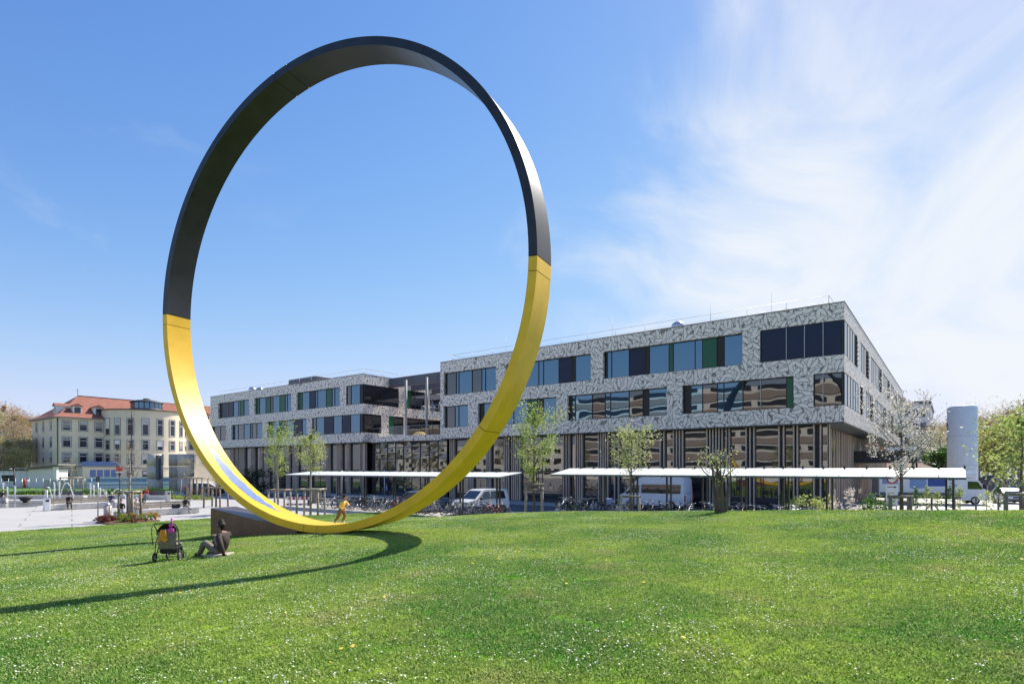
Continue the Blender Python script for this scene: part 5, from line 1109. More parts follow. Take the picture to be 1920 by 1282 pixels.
# ------------------------------------------------------------------ people
STAND = dict(pelvis=(0,0,.95), spine=(0,0,1.15), chest=(0,0,1.35), neck=(0,.0,1.49), head=(0,-.015,1.57),
    sL=(.17,0,1.41), eL=(.23,.02,1.14), wL=(.24,-.08,.90), sR=(-.17,0,1.41), eR=(-.23,.02,1.14), wR=(-.24,-.08,.90),
    hL=(.085,0,.90), kL=(.10,-.02,.50), aL=(.10,.03,.09), tL=(.11,-.13,.035), hR=(-.085,0,.90), kR=(-.10,-.02,.50), aR=(-.10,.03,.09), tR=(-.11,-.13,.035))
def pose(base=STAND, **k): d = dict(base); d.update(k); return d
def sit(lean=0., seat=.45, cross=False):
    z = seat+.09; d = dict(pelvis=(0,0,z), spine=(0,-.02-lean*.1,z+.2), chest=(0,-.04-lean*.3,z+.40), neck=(0,-.05-lean*.42,z+.53), head=(0,-.08-lean*.5,z+.60),
        sL=(.17,-.04-lean*.32,z+.45), eL=(.22,-.16-lean*.3,z+.2), wL=(.10,-.34,z+.12), sR=(-.17,-.04-lean*.32,z+.45), eR=(-.22,-.16-lean*.3,z+.2), wR=(-.08,-.36,z+.12),
        hL=(.09,-.02,z-.01), kL=(.11,-.43,z), aL=(.12,-.45,.09), tL=(.13,-.60,.035), hR=(-.09,-.02,z-.01), kR=(-.11,-.43,z), aR=(-.12,-.42,.09), tR=(-.13,-.57,.035))
    if cross: d.update(kR=(-.02,-.44,z+.10), aR=(.16,-.62,z-.22), tR=(.18,-.76,z-.2))
    return d
WALK = pose(kL=(.09,-.2,.52), aL=(.09,-.26,.10), tL=(.09,-.42,.06), kR=(-.09,.02,.5), aR=(-.09,.30,.14), tR=(-.09,.2,.03), wL=(.22,.15,.95), eL=(.22,.12,1.15), wR=(-.22,-.25,1.0), eR=(-.23,-.05,1.15))
EDG = [('pelvis','spine'),('spine','chest'),('chest','neck'),('neck','head'),('chest','sL'),('sL','eL'),('eL','wL'),('chest','sR'),('sR','eR'),('eR','wR'),('pelvis','hL'),('hL','kL'),('kL','aL'),('aL','tL'),('pelvis','hR'),('hR','kR'),('kR','aR'),('aR','tR')]
RAD = dict(pelvis=.135,spine=.125,chest=.14,neck=.056,head=.052,sL=.068,eL=.047,wL=.033,sR=.068,eR=.047,wR=.033,hL=.088,kL=.062,aL=.043,tL=.036,hR=.088,kR=.062,aR=.043,tR=.036)
def seg_d(p, a, b):
    ab = b-a; t = max(0,min(1,(p-a).dot(ab)/max(1e-9,ab.dot(ab)))); return (p-a-ab*t).length
def person(label, loc, rz, J, top, legs, hair, shoe='shoe', h=1., fat=1., group=None, hairlen=0, sleeve=True, headturn=0., childlike=False, headup=0.):
    t = thing('person', label, 'person', loc, rz, group); t.scale = (h,)*3
    names = list(J); me = bpy.data.meshes.new('tmp'); me.from_pydata([J[n] for n in names], [(names.index(a),names.index(b)) for a,b in EDG], [])
    o = bpy.data.objects.new('tmp', me); C.objects.link(o)
    sk = o.modifiers.new('s','SKIN'); sk.use_smooth_shade = True; sk.branch_smoothing = .6
    lay = me.skin_vertices[0].data
    for i,n in enumerate(names):
        r_ = RAD[n]*(fat if n not in ('neck','head','wL','wR') else 1); lay[i].radius = (r_*1.12, r_*.88) if n in ('pelvis','spine','chest') else (r_,r_); lay[i].use_root = (n == 'pelvis')
    ss = o.modifiers.new('d','SUBSURF'); ss.levels = 1; ss.render_levels = 1
    dg = bpy.context.evaluated_depsgraph_get(); ev = bpy.data.meshes.new_from_object(o.evaluated_get(dg)); bpy.data.objects.remove(o); 
    V = [v.co.copy() for v in ev.vertices]; Fs = [tuple(p.vertices) for p in ev.polygons]; bpy.data.meshes.remove(ev)
    b = MB(); b._add(V, Fs, True)
    segs = [(Vector(J[a]),Vector(J[c]),a,c) for a,c in EDG]; mats = [top, legs, 'skin', shoe]
    def cls(p):
        d, a, c = min(((seg_d(p,A,B)-.5*RAD[a], a, c) for A,B,a,c in segs)); 
        if c in ('tL','tR'): return 3
        if c in ('aL','aR'): return 3 if (p-Vector(J[c])).length < .05 else 1
        if c in ('hL','hR','kL','kR'): return 1
        if c == 'head' or (c == 'neck' and p.z > J['neck'][2]-.02): return 2
        if c in ('wL','wR') and (not sleeve or (p-Vector(J[c])).length < .03): return 2
        if a == 'pelvis' and p.z < J['pelvis'][2]+.02: return 1
        return 0
    b.mi = [cls(sum((V[i] for i in f), Vector())/len(f)) for f in Fs]
    # head: ellipsoid with brow, nose, jaw and ears, part of the same mesh
    hs = 1.22 if childlike else 1.; hc = Vector(J['head'])+Vector((0,-.012,.095*hs)); nu,nv = 16,12; hv = []; hf = []
    rot = Euler((headup,0,headturn)).to_matrix()
    for j in range(nv+1):
        th = PI*j/nv
        for i in range(nu):
            ph = 2*PI*i/nu; x,y,z = .074*math.sin(th)*math.cos(ph), .094*math.sin(th)*math.sin(ph), .118*math.cos(th)
            if z < -.02: x *= 1+ (z+.02)*2.6; y = y*(1+(z+.02)*1.2) - .012*(-(z+.02)/.1)
            fr = max(0,-y/.094); 
            if abs(x) < .02 and -.045 < z < .015 and y < 0: y -= .022*(1-abs(x)/.02)*(1-abs(z+.02)/.035)        # nose
            if .01 < z < .035 and y < -.05: y -= .004
            if -.01 < z < .012 and .018 < abs(x) < .045 and y < -.04: y += .008                                    # eye sockets
            hv.append(hc + rot@Vector((x,y,z))*hs)
    for j in range(nv):
        for i in range(nu): hf.append((j*nu+i,(j+1)*nu+i,(j+1)*nu+(i+1)%nu,j*nu+(i+1)%nu))
    b.cur = 2; b._add(hv,hf,True)
    for s_ in (-1,1): e_ = hc + rot@Vector((s_*.076,.008,-.005))*hs; b.ball(e_,.03*hs,6,5,(.35,.6,1))
    # hands: palm, four unequal fingers and a thumb off the side
    for S in 'LR':
        W_, E_ = Vector(J['w'+S]), Vector(J['e'+S]); d = (W_-E_).normalized(); sd = d.cross(Vector((0,0,1))); sd = sd.normalized() if sd.length>.1 else Vector((1,0,0)); up = sd.cross(d)
        b.tube([W_-d*.01,W_+d*.04,W_+d*.085],[.026,.036,.03],7)
        for k,(o_,ln) in enumerate(((-.027,.065),(-.009,.08),(.010,.075),(.027,.058))):
            p0 = W_+d*.075+sd*o_; b.tube([p0,p0+d*ln*.5-up*.008,p0+d*ln*.95-up*.03],[.0095,.009,.007],5)
        sg = 1 if S == 'L' else -1; p0 = W_+d*.03+sd*sg*.026; b.tube([p0,p0+d*.03+sd*sg*.022-up*.01,p0+d*.06+sd*sg*.026-up*.02],[.012,.011,.008],5)
    b.build('body', mats, t)
    # eyes and mouth
    q = MB()
    for s_ in (-1,1): q.ball(hc+rot@Vector((s_*.031,-.082,.003))*hs,.011*hs,6,4)
    q.build('eyes','ink',t); q = MB(); p = [hc+rot@Vector((x,-.092+abs(x)*.25,-.062))*hs for x in (-.025,-.012,0,.012,.025)]; q.tube(p,.005,4); q.build('mouth','cloth_red',t)
    # hair cap
    hv2 = []; hf2 = []; nu,nv = 14,8; lim = PI*.62
    for j in range(nv+1):
        th = lim*j/nv
        for i in range(nu):
            ph = 2*PI*i/nu; back = max(0,math.sin(ph)); tt = th*(1+.25*back) if math.sin(ph) > -.2 else th*.66
            x,y,z = .083*math.sin(tt)*math.cos(ph), .104*math.sin(tt)*math.sin(ph)+.006, .126*math.cos(tt)+.004; hv2.append(hc+rot@Vector((x,y,z))*hs)
    for j in range(nv):
        for i in range(nu): hf2.append((j*nu+i,(j+1)*nu+i,(j+1)*nu+(i+1)%nu,j*nu+(i+1)%nu))
    q = MB(); q._add(hv2,hf2,True)
    if hairlen:
        q.tube([hc+rot@Vector((0,.06,.04)),hc+rot@Vector((0,.10,-.04)),hc+rot@Vector((0,.10,-.04-hairlen*.6)),hc+rot@Vector((0,.09,-.04-hairlen))],[.06,.075,.06,.02],9)
    q.build('hair',hair,t); return t
def face(dx, dy): return math.atan2(dy, dx)+PI/2             # rz for a figure whose front (-y) points along (dx,dy)
# child scrambling up the inside of the ring
ang = -183.5-2.5; cp = ringp(-186.3, .30, RO-RT)
chd = pose(pelvis=(0,.0,.80), spine=(0,-.09,.98), chest=(0,-.17,1.15), neck=(0,-.22,1.28), head=(0,-.26,1.34), sL=(.15,-.18,1.20), eL=(.24,-.30,1.03), wL=(.10,-.42,1.03), sR=(-.15,-.18,1.20), eR=(-.24,-.10,.98), wR=(-.18,-.24,.82),
    hL=(.085,0,.77), kL=(.10,-.20,.47), aL=(.10,.02,.12), tL=(.11,-.14,.075), hR=(-.085,0,.77), kR=(-.10,.10,.42), aR=(-.10,.36,.13), tR=(-.11,.27,.03))
person('child in yellow jacket and brown trousers climbing the inside of the ring', cp-Vector((0,0,.0)), face(.9,-.44), chd, 'cloth_yellow', 'cloth_tan', 'hair_dark', 'shoe_white', .66, 1.5, childlike=True, headturn=.3)
# adult seated on the grass
px_, py_ = ray(414,16.3), 16.3; gz = lz(px_,py_)
seatd = dict(pelvis=(0,.05,.13), spine=(0,.12,.32), chest=(0,.10,.52), neck=(0,.06,.65), head=(0,.03,.72), sL=(.18,.10,.57), eL=(.27,.30,.34), wL=(.22,.36,.08), sR=(-.18,.08,.57), eR=(-.27,-.10,.42), wR=(-.15,-.26,.50),
    hL=(.10,-.03,.13), kL=(.16,-.34,.40), aL=(.15,-.52,.09), tL=(.16,-.67,.05), hR=(-.10,-.03,.13), kR=(-.14,-.30,.46), aR=(-.13,-.44,.09), tR=(-.13,-.59,.05))
person('adult in dark leather jacket sitting on the lawn leaning back on one arm', (px_,py_,gz-.075), face(-.93,.36), seatd, 'cloth_brownleather', 'cloth_taupe', 'hair_dark', 'shoe', 1.15, 1.42, hairlen=.10, headturn=-.5)
rug = MB(); rug.bbox(-.3,.34,-.26,.26,-.03,.02,.01); rg = rug.build('sitting_mat','cloth_beige'); rg.location=(px_-.02,py_-.12,gz+.035); rg.rotation_euler=(0,-.06,.1); tag(rg,'pale mat under the adult sitting on the lawn','mat')
# benches
def bench(label, loc, L_, rz, back=True, planks=True):
    t = thing('bench', label, 'bench', loc, rz, 'granite benches on the plaza')
    n = max(2,round(L_/1.5))
    for i in range(n): q = MB(); q.bbox(L_*i/n+.006,L_*(i+1)/n-.006,-.32,.36,.0,.44,.012); q.build('granite_block','conc_l',t)
    if back:
        for k in range(3): q = MB(); q.bbox(.1,L_-.4,.27+.02*k,.33+.02*k,.50+k*.15,.63+k*.15,.008); q.build('back_slat','wood_l' if planks else 'greymetal',t)
        for i in range(3): q = MB(); q.box(.3+i*(L_-1.1)/2,.36+i*(L_-1.1)/2,.335,.40,.3,.95); q.build('back_bracket','darkmetal',t)
    return t
rzb = RZ_2
B1 = Vector((ray(248,41.6),41.6,0)); bench('long granite bench with slatted back next to the flower bed', B1, 4.5, rzb)
B2 = Vector((ray(93,47.8),47.8,0)); bench('long granite bench with slatted back by the white litter pillar', B2, 5.0, rzb)
B3 = Vector((ray(268,64),64,0)); bench('short granite bench with grey back before the planting', B3, 2.6, .05, True, False)
B4 = Vector((ray(96,63.5),63.5,0)); bench('granite bench with grey back behind the fountain jets', B4, 3.6, .05, True, False)
def onb(B, s, off=0.): return B + Vector((math.cos(rzb),math.sin(rzb),0))*s + Vector((math.sin(rzb),-math.cos(rzb),0))*off
fB = face(math.sin(rzb), -math.cos(rzb))
person('seated person with dark hair and crossed legs at the end of the slatted bench', onb(B1,3.5,.12), fB, sit(.35,.44,True), 'cloth_black','cloth_grey','hair_dark',hairlen=.12)
b = MB(); b.bbox(-.28,.28,-.14,.14,0,.26,.05); b.tube([(-.2,0,.24),(-.08,0,.4),(.1,0,.4),(.2,0,.24)],.015,5); bg_ = b.build('bag','cloth_black'); p = onb(B1,2.9,.1); bg_.location=(p.x,p.y,.445); bg_.rotation_euler=(0,0,rzb); tag(bg_,'black bag lying on the slatted bench beside a seated person','bag')
person('seated person in dark jacket and jeans left of the staked bare tree', (ray(227,40.6),40.6,.0), face(.55,-.8), sit(.5,.40), 'cloth_black','cloth_denim','hair_brown')
person('seated person in pale clothes half hidden by the tree stakes', onb(B1,.15,.15), fB, sit(.1,.44), 'cloth_beige','cloth_grey','hair_white','shoe_white')
person('ginger haired person in black sitting with back to the slatted bench', (ray(266,47.5),47.5,.0), face(-.4,.9), sit(.2,.42), 'cloth_black','cloth_grey','hair_ginger')
st1 = MB(); st1.bbox(-.5,.5,-.25,.25,0,.42,.012); o = st1.build('granite_seat','conc_l'); o.location=(ray(266,47.5),47.5,0); o.rotation_euler=(0,0,.5); tag(o,'small granite block seat under the ginger haired person','seat')
st1 = MB(); st1.bbox(-.45,.45,-.25,.25,0,.40,.012); o = st1.build('granite_seat','conc_l'); o.location=(ray(227,40.6),40.6,0); o.rotation_euler=(0,0,.6); tag(o,'small granite block seat left of the staked bare tree','seat')
person('person in dark coat bent forward on the bench by the white litter pillar', onb(B2,1.2,.12), fB, sit(.8,.44), 'cloth_black','cloth_black','hair_dark')
person('white haired person in navy on the bench by the white litter pillar', onb(B2,4.3,.12), fB, sit(.3,.44), 'cloth_navy','cloth_denim','hair_white')
person('person in a red top on the short grey backed bench', (B3.x+.55,B3.y-.1,0), 0, sit(.2,.44), 'cloth_red','cloth_denim','hair_ginger')
person('person in black on the short grey backed bench', (B3.x+.1,B3.y-.1,0), .2, sit(.0,.44), 'cloth_black','cloth_black','hair_dark')
person('person in white standing by the fountain jets', (ray(88,59),59,0), face(-.8,-.5), STAND, 'cloth_white','cloth_white','hair_brown',h=.82)
person('person in white stooping behind the steel litter bin', (ray(199,56),56,0), face(-.6,-.6), pose(spine=(0,-.05,1.12),chest=(0,-.14,1.28),neck=(0,-.22,1.38),head=(0,-.28,1.43)), 'cloth_white','cloth_beige','hair_white',h=.85)
person('person in dark clothes sitting at the left edge of the fountain plaza', (ray(2,58),58,0), face(.9,-.3), sit(.4,.42), 'cloth_black','cloth_grey','hair_brown')
st1 = MB(); st1.bbox(-.9,.5,-.25,.25,0,.42,.012); o = st1.build('granite_seat','conc_l'); o.location=(ray(2,58),58,0); o.rotation_euler=(0,0,.3); tag(o,'granite block seat at the left edge of the fountain plaza','seat')
person('pedestrian in blue walking past the far wing', (ray(725,66),66,0), face(-.8,.2), WALK, 'cloth_blue','cloth_navy','hair_dark')
person('dark clothed pedestrian near the far wing doors', (ray(674,68),68,0), face(.8,.1), WALK, 'cloth_black','cloth_black','hair_brown')
lko = Vector((RWX-.798*41.1, RWY+.602*41.1, 0)); lx = -D1
for i,(x,y,tp,hr) in enumerate(((-3.9,1.75,'cloth_white','hair_brown'),(-3.1,1.8,'cloth_denim','hair_dark'),(-1.6,1.7,'cloth_white','hair_dark'),(-1.0,1.8,'cloth_navy','hair_brown'))):
    p = lko + lx*x + D2*y; person(('person in white at the left of the upper court terrace','person in denim on the upper court terrace','person in white on the upper court terrace beside the wing','person in navy on the upper court terrace beside the wing')[i], (p.x,p.y,10.0), RZ_B+(i-1.5)*.3, pose(eL=(.24,-.12,1.2),wL=(.16,-.28,1.15)), tp, 'cloth_navy', hr, group='people on the court terrace')
# ------------------------------------------------------------------ pushchair
sx, sy = ray(317,15.75), 15.75; sz = lz(sx,sy)
pc = thing('pushchair', 'black pushchair with taupe bag, orange jacket and pink toy on the lawn', 'pushchair', (sx,sy,sz), .12)
q = MB()
for s_ in (-1,1): q.tube([(s_*.27,-.12,.14),(s_*.25,.02,.45),(s_*.27,-.10,.86),(s_*.27,-.26,1.0)],.014,6); q.tube([(s_*.25,.02,.5),(s_*.22,.42,.12)],.013,6); q.tube([(s_*.31,-.12,.14),(s_*.29,-.12,.45),(s_*.28,-.04,.62)],.012,6)
q.tube([(-.27,-.26,1.0),(-.24,-.29,1.03),(.24,-.29,1.03),(.27,-.26,1.0)],.017,6); q.tube([(-.3,-.12,.13),(.3,-.12,.13)],.012,6); q.tube([(-.22,.42,.12),(.22,.42,.12)],.012,6); q.tube([(-.36,-.10,.42),(-.37,-.18,.85),(-.30,-.27,.98)],.010,5)
q.build('chassis','trim',pc)
for x,y,r_ in ((-.31,-.12,.12),(.33,-.12,.145),(-.22,.42,.09),(.22,.42,.09)):
    q = MB(); q.torus((x,y,r_),r_-.02,.02,'x',18,6); wv = q.build('wheel','rubber',pc); q = MB(); q.tube([(x-.012,y,r_),(x+.012,y,r_)],r_*.55,10); q.build('hub','rim',wv)
q = MB(); vs=[]; nu,nv=10,6                              # hood
for j in range(nv+1):
    for i in range(nu+1): a = PI*i/nu; g_ = R(10+j*17); rr_ = .27; vs.append((rr_*math.cos(a), -.08+.30*math.sin(g_)*math.sin(a)*.9-.05, .72+.30*math.sin(a)*math.cos(g_*.6)))
q._add(vs,[(j*(nu+1)+i,j*(nu+1)+i+1,(j+1)*(nu+1)+i+1,(j+1)*(nu+1)+i) for j in range(nv) for i in range(nu)],True); q.build('hood','cloth_black',pc)
q = MB(); vs=[]; nu,nv=10,8                              # sagging rear bag
for j in range(nv+1):
    f_ = j/nv; z = .80-.46*f_
    for i in range(nu+1): x = (-.25+.5*i/nu)*(1-.12*f_); bul = .11*math.sin(PI*i/nu)**.6*math.sin(PI*(.15+.75*f_)); vs.append((x+.01*math.sin(j*2.1+i), -.12-bul+.02*math.sin(i*1.7+j), z))
q._add(vs,[(j*(nu+1)+i+1,j*(nu+1)+i,(j+1)*(nu+1)+i,(j+1)*(nu+1)+i+1) for j in range(nv) for i in range(nu)],True); q.build('rear_bag','cloth_taupe',pc)
q = MB(); q.bbox(-.22,.22,-.10,.36,.20,.40,.05); q.build('basket','cloth_black',pc); q = MB(); q.bbox(-.2,.2,-.06,.0,.42,.86,.04); q.bbox(-.2,.2,-.02,.32,.40,.47,.03); q.build('seat','cloth_taupe',pc)
jk = MB(); vs=[]; nu,nv=9,7; rj = random.Random(4)
for j in range(nv+1):
    f_=j/nv
    for i in range(nu+1): g_=i/nu; vs.append(((-.09+.18*g_)*(.75+.6*f_)+.012*rj.uniform(-1,1)-.04, -.245-.04*math.sin(PI*g_)-.025*math.cos(g_*14+j)*f_, .86-.30*f_-(.04*math.cos(g_*9) if j==nv else 0)))
jk._add(vs,[(j*(nu+1)+i+1,j*(nu+1)+i,(j+1)*(nu+1)+i,(j+1)*(nu+1)+i+1) for j in range(nv) for i in range(nu)],True); o = jk.build('jacket','cloth_orange'); o.location=(sx,sy,sz); o.rotation_euler=(0,0,.12); tag(o,'orange jacket hanging from the pushchair handle','jacket')
q = MB(); q.bbox(.10,.24,-.31,-.25,.80,.90,.015); q.tube([(.17,-.28,.9),(.19,-.28,1.17)],[.016,.024],6); q.tube([(.12,-.315,.86),(.22,-.315,.86)],.01,5); q.ball((.16,-.28,.98),.05,8,6); o = q.build('toy','cloth_pink'); o.location=(sx,sy,sz); o.rotation_euler=(0,0,.12); tag(o,'bright pink toy clipped to the pushchair handle','toy')
# ------------------------------------------------------------------ street furniture
def obt(q, name, m, label, cat, loc, rz=0, group=None): o = q.build(name,m); o.location=loc; o.rotation_euler=(0,0,rz); return tag(o,label,cat,group)
bn = thing('litter_bin','brushed steel litter bin with domed lid at the flower bed','litter bin',(ray(201,38.2),38.2,0))
q = MB(); q.lathe([(.2,0),(.2,.95)],20); q.build('drum','steel',bn); q = MB(); q.lathe([(.205,.97),(.2,1.05),(.14,1.14),(.02,1.17)],20); q.build('lid','alu',bn); q = MB(); q.tube([(.24,0,0),(.24,0,1.0)],.02,6); q.build('post','alu',bn)
for i,(u,Y,lab) in enumerate(((87.5,47.2,'white litter pillar at the end of the long bench'),(315,61,'pale litter pillar beside the planting'))):
    bn = thing('litter_pillar',lab,'litter bin',(ray(u,Y),Y,0),rzb); q = MB(); q.bbox(-.2,.2,-.2,.2,0,1.0,.03); q.build('case','conc_l' if i else 'white',bn); q = MB(); q.box(-.12,.12,-.21,-.2,.72,.88); q.build('slot','trim',bn); q = MB(); q.bbox(-.22,.22,-.22,.22,1.0,1.04,.015); q.build('cap','alu',bn)
lp = thing('sign_post','slim grey post standing at the flower bed corner','post',(ray(183.5,37),37,0)); q = MB(); q.tube([(0,0,0),(0,0,2.9)],.035,8); q.build('pole','rail',lp); q = MB(); q.box(-.1,.1,-.03,.03,2.55,2.9); q.build('cap_plate','darkmetal',lp)
sg = thing('road_sign','red sign with white stripe over a small plate on a post','sign',(ray(224.5,43.5),43.5,0),.1)
q = MB(); q.tube([(0,0,0),(0,0,3.55)],.035,8); q.build('pole','darkmetal',sg); q = MB(); q.box(-.24,.24,-.05,-.036,3.2,3.55); pn = q.build('sign_panel','red',sg); q = MB(); q.box(-.3,.3,-.056,-.05,3.1,3.16); q.build('white_stripe','white',pn); q = MB(); q._add([(-.16,-.04,3.05),(.16,-.04,3.05),(0,-.04,2.8)],[(0,2,1)]); q.build('triangle_plate','darkmetal',sg)
lpx = thing('street_lamp','black street lamp with flat arm before the white shed','street lamp',(ray(26.5,84),84,0)); q = MB(); q.tube([(0,0,0),(0,0,3.5)],.07,8); q.build('pole','darkmetal',lpx); q = MB(); q.box(-.75,.15,-.12,.12,3.45,3.55); q.build('lamp_head','darkmetal',lpx)
rc = thing('gas_bottle','red gas bottle cage beside the white shed','gas bottle',(ray(46,101),101,0)); q = MB(); q.lathe([(.2,0),(.2,1.35),(.14,1.5),(.06,1.55),(.06,1.65)],14); q.build('bottle','red',rc); q = MB()
for x in (-.45,.6): q.tube([(x,0,0),(x,0,1.5)],.03,5)
q.tube([(-.45,0,1.0),(.6,0,1.0)],.02,5); q.build('cage','alu',rc)
# fountain
M['water'] = leafmat('falling_water', (.75,.78,.80), (.85,.87,.88), 6, .5, .2)
bw = thing('fountain_bowl','dark stone bowl raised over the wet fountain paving','fountain bowl',(ray(47.5,58.5),58.5,0)); q = MB(); q.lathe([(.2,0),(.2,.12),(.35,.2),(.52,.38),(.6,.56),(.54,.56),(.42,.4),(.1,.3)],22); q.build('bowl','cardark' if False else 'darkmetal',bw)
def jet(label, u, Y, h, reach=0., rr_=.05, n=160, seed=0):
    rng = np.random.default_rng(seed); P = []
    tt = rng.uniform(0,1,n); x = reach*tt; z = h*(1-(2*tt-1)**2) if reach else h*tt**.7
    P = np.c_[x+rng.normal(0,rr_*.5,n)*(1+tt), rng.normal(0,rr_*.5,n)*(1+tt), np.maximum(.01,z)]
    V,F_ = leaves(P,.05,rng,.6,2); t = thing('fountain_jet',label,'fountain jet',(ray(u,Y),Y,0),0,'fountain jets'); q = MB()
    pts_ = [(reach*k/10,0,h*(1-(2*k/10-1)**2)) for k in range(11)] if reach else [(0,0,0),(0,0,h*.6),(0,0,h)]
    q.tube(pts_,[.03]*len(pts_) if reach else [.05,.05,.02],6); q.build('water_column','water',t); ob('spray',npmesh('spray',V,F_,'water'),t)
for i,(u,Y,h,re) in enumerate(((6,62,1.9,0),(14,60,1.5,0),(28,61,1.6,0),(82,60,1.5,.9),(102,60,2.0,0),(111,59,2.1,.0),(110,58,2.0,1.6),(170,62,1.8,0),(176,60,1.7,0),(188,61,1.4,0),(204,60,1.3,1.9))):
    jet('arching white jet of water over the fountain paving' if re else 'upright white jet of water on the fountain paving', u, Y, h, re, seed=i)
wet = [(ray(-30,62),62),(ray(-30,50),50.),(ray(60,52),52),(ray(100,57),57),(ray(95,63),63)]
M['wet'] = mat('wet_paving', (.20,.19,.19), .15, 0, .2, .8); sheet('wet_paving', wet, -.024, 'wet')
kw = thing('kerb_wall','low pale granite wall behind the fountain plaza','low wall',(0,0,0))
ps_ = [(ray(-30,66),66),(ray(40,65.5),65.5),(ray(110,65.6),65.6),(ray(190,66),66),(ray(268,66.5),66.5)]
for (xa,ya),(xb,yb_) in zip(ps_[:-1],ps_[1:]):
    d_ = Vector((xb-xa,yb_-ya,0)); n_ = 3
    for k in range(n_): q = MB(); L_=d_.length/n_; q.bbox(.01,L_-.01,-.2,.2,0,.42,.015); o = q.build('granite_block','conc_l',kw); o.location=(xa+d_.x*k/n_,ya+d_.y*k/n_,0); o.rotation_euler=(0,0,math.atan2(d_.y,d_.x))
wf = thing('wire_fence','grey wire fence along the far lawn','fence',(0,0,0)); q = MB()
for k in range(15): u = -10+k*13; q = MB(); q.tube([(ray(u,90),90,0),(ray(u,90),90,1.9)],.03,5); q.build('fence_post','rail',wf)
for z_ in (.4,1.1,1.85): q = MB(); q.tube([(ray(-10,90),90,z_),(ray(172,90),90,z_)],.014,4); q.build('wire','rail',wf)
gw = thing('garden_wall','low concrete wall in front of the cream clinic','wall',(0,0,0)); q = MB(); q.box(ray(82,99),ray(166,99),99,99.3,0,1.5); q.build('wall_panel','conc',gw); q = MB(); q.bbox(ray(162,98.6),ray(167,98.6),98.6,99.35,0,1.9,.03); q.build('end_pier','conc',gw)
cab = thing('utility_cabinet','tall brown utility cabinet with pale lid beside the staked tree','cabinet',(ray(590,58),58,0),RZ_B); q = MB(); q.bbox(-.65,.65,-.35,.35,0,1.35,.03); q.build('case','wood',cab); q = MB(); q.bbox(-.7,.75,-.42,.42,1.35,1.45,.02); q.build('lid','alu',cab); q = MB(); q.box(-.01,.01,-.356,-.35,.1,1.3); q.build('door_gap','trim',cab)
br = thing('barrier','red and white striped barrier boards behind the staked trees','barrier',(ray(537,50),50,0),.06)
for k in range(12): q = MB(); q.box(k*.18,(k+1)*.18-.002,-.02,.02,.72,.98); q.build('board_stripe','red' if k%2 else 'white',br)
for k in range(12): q = MB(); q.box(k*.18,(k+1)*.18-.002,-.02,.02,.25,.42); q.build('board_stripe','white' if k%2 else 'red',br)
for x in (.1,2.05): q = MB(); q.box(x,x+.06,.02,.06,0,1.05); q.build('barrier_post','white',br)
sb = thing('direction_sign','white direction board with red ring sign and black arrow','sign',(ray(1672,33),33,.3),-.25)
for x in (-.24,.24): q = MB(); q.tube([(x,.03,0),(x,.03,2.7)],.03,6); q.build('sign_post','rail',sb)
for k,(z0,z1) in enumerate(((1.9,2.2),(1.62,1.88),(1.42,1.6),(1.2,1.4),(.95,1.18))):
    q = MB(); q.box(-.3,.3,-.02,.0,z0,z1); pn = q.build('sign_board','white',sb)
    q = MB()
    if k == 0: q.quad((-.24,-.026,2.03),(.12,-.026,2.03),(.12,-.026,2.07),(-.24,-.026,2.07)); q._add([(.12,-.026,1.98),(.24,-.026,2.05),(.12,-.026,2.12)],[(0,1,2)])
    else: q.quad((-.24,-.026,z0+.09),(.10+.03*k,-.026,z0+.09),(.10+.03*k,-.026,z0+.12),(-.24,-.026,z0+.12))
    q.build('arrow' if k == 0 else 'lettering','ink',pn)
q = MB(); q.tube([(0,-.02,2.5),(0,.0,2.5)],.27,20); q.build('ring_sign','red',sb); q = MB(); q.tube([(0,-.028,2.5),(0,-.021,2.5)],.19,20); q.build('ring_centre','white',sb)
wf2 = thing('wire_fence','post and wire fence with braced timber posts along the saplings','fence',(0,0,0))
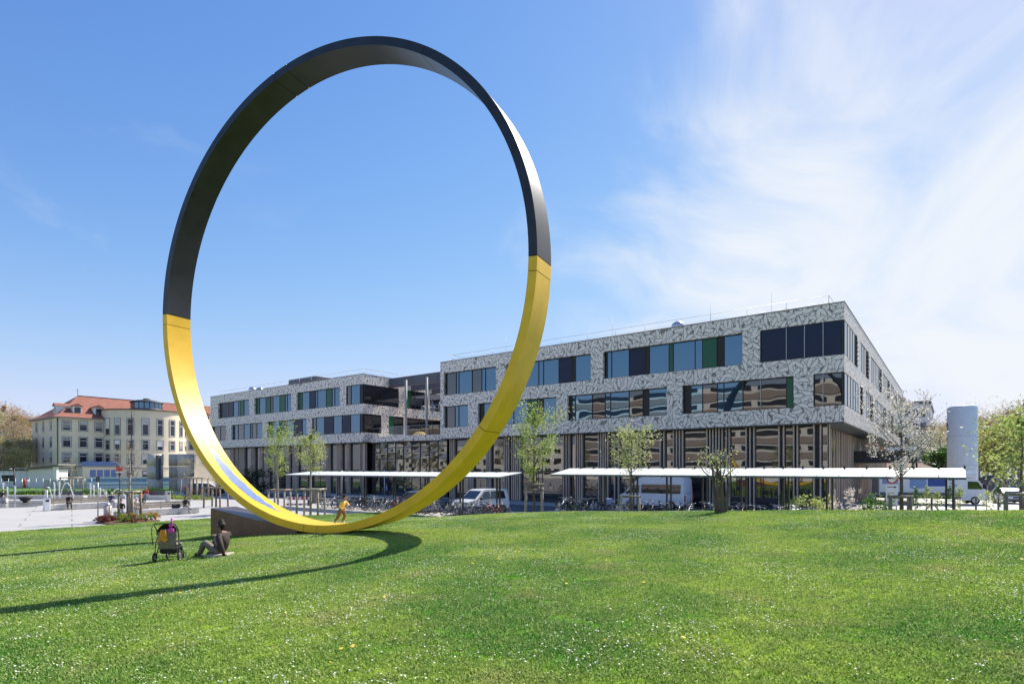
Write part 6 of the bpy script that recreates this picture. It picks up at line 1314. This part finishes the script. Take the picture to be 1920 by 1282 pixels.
for k,u in enumerate((1660,1702,1747,1790,1830,1872,1920)): Y=33.6; q = MB(); q.tube([(ray(u,Y),Y,.0),(ray(u,Y),Y,1.75)],.05,7); q.build('fence_post','wood',wf2)
for s_ in (-1,1): q = MB(); q.tube([(ray(1747,33.6),33.6,1.45),(ray(1747,33.6)+s_*.95,33.5,.35)],.035,6); q.build('brace','wood',wf2)
for z_ in (.7,1.1,1.6): q = MB(); q.tube([(ray(1660,33.6),33.6,z_),(ray(1920,33.6),33.6,z_)],.008,4); q.build('wire','rail',wf2)
wbr = thing('wheelbarrow','faded red wheelbarrow left among the shrubs','wheelbarrow',(ray(1567,31.4),31.4,.32),.4)
q = MB(); vs = [(-.42,-.3,.42),(.5,-.26,.42),(.5,.26,.42),(-.42,.3,.42),(-.6,-.38,.82),(.72,-.34,.78),(.72,.34,.78),(-.6,.38,.82)]; q._add(vs,[(3,2,1,0),(0,1,5,4),(1,2,6,5),(2,3,7,6),(3,0,4,7),(4,5,6,7)]); M['fadedred']=mat('faded_red',(.36,.13,.12),.7,0,.2,6); q.build('tray','fadedred',wbr)
q = MB()
for s_ in (-1,1): q.tube([(.75,s_*.08,.2),(.3,s_*.22,.4),(-.6,s_*.3,.45),(-1.15,s_*.3,.7)],.018,5); q.tube([(-.4,s_*.26,.43),(-.5,s_*.26,.0)],.015,5)
q.build('frame','darkmetal',wbr); q = MB(); q.torus((.78,0,.2),.15,.045,n=14,m=6); q.build('wheel','rubber',wbr)
q = MB(); q.bbox(-.28,.28,-.2,.2,0,.42,.06); q.bbox(-.3,.3,-.22,.22,.34,.4,.02); obt(q,'crate_bag','cloth_blue','bright blue bag on a bicycle rack under the right shelter','bag',(ray(1142,38.5),38.5,.82+.2),.4)
for lab,u,Y,hh in (('slender grey pole at the edge of the road',641,62,3.2),('pale slender pole by the walking pedestrian',721,60,3.3)):
    q = MB(); q.tube([(0,0,0),(0,0,hh)],.05,8); q.tube([(0,0,hh),(0,0,hh+.06)],[.07,.04],8); obt(q,'pole','rail',lab,'pole',(ray(u,Y),Y,0))
# loose grass and clover at the ring's foot keep it seated in the lawn
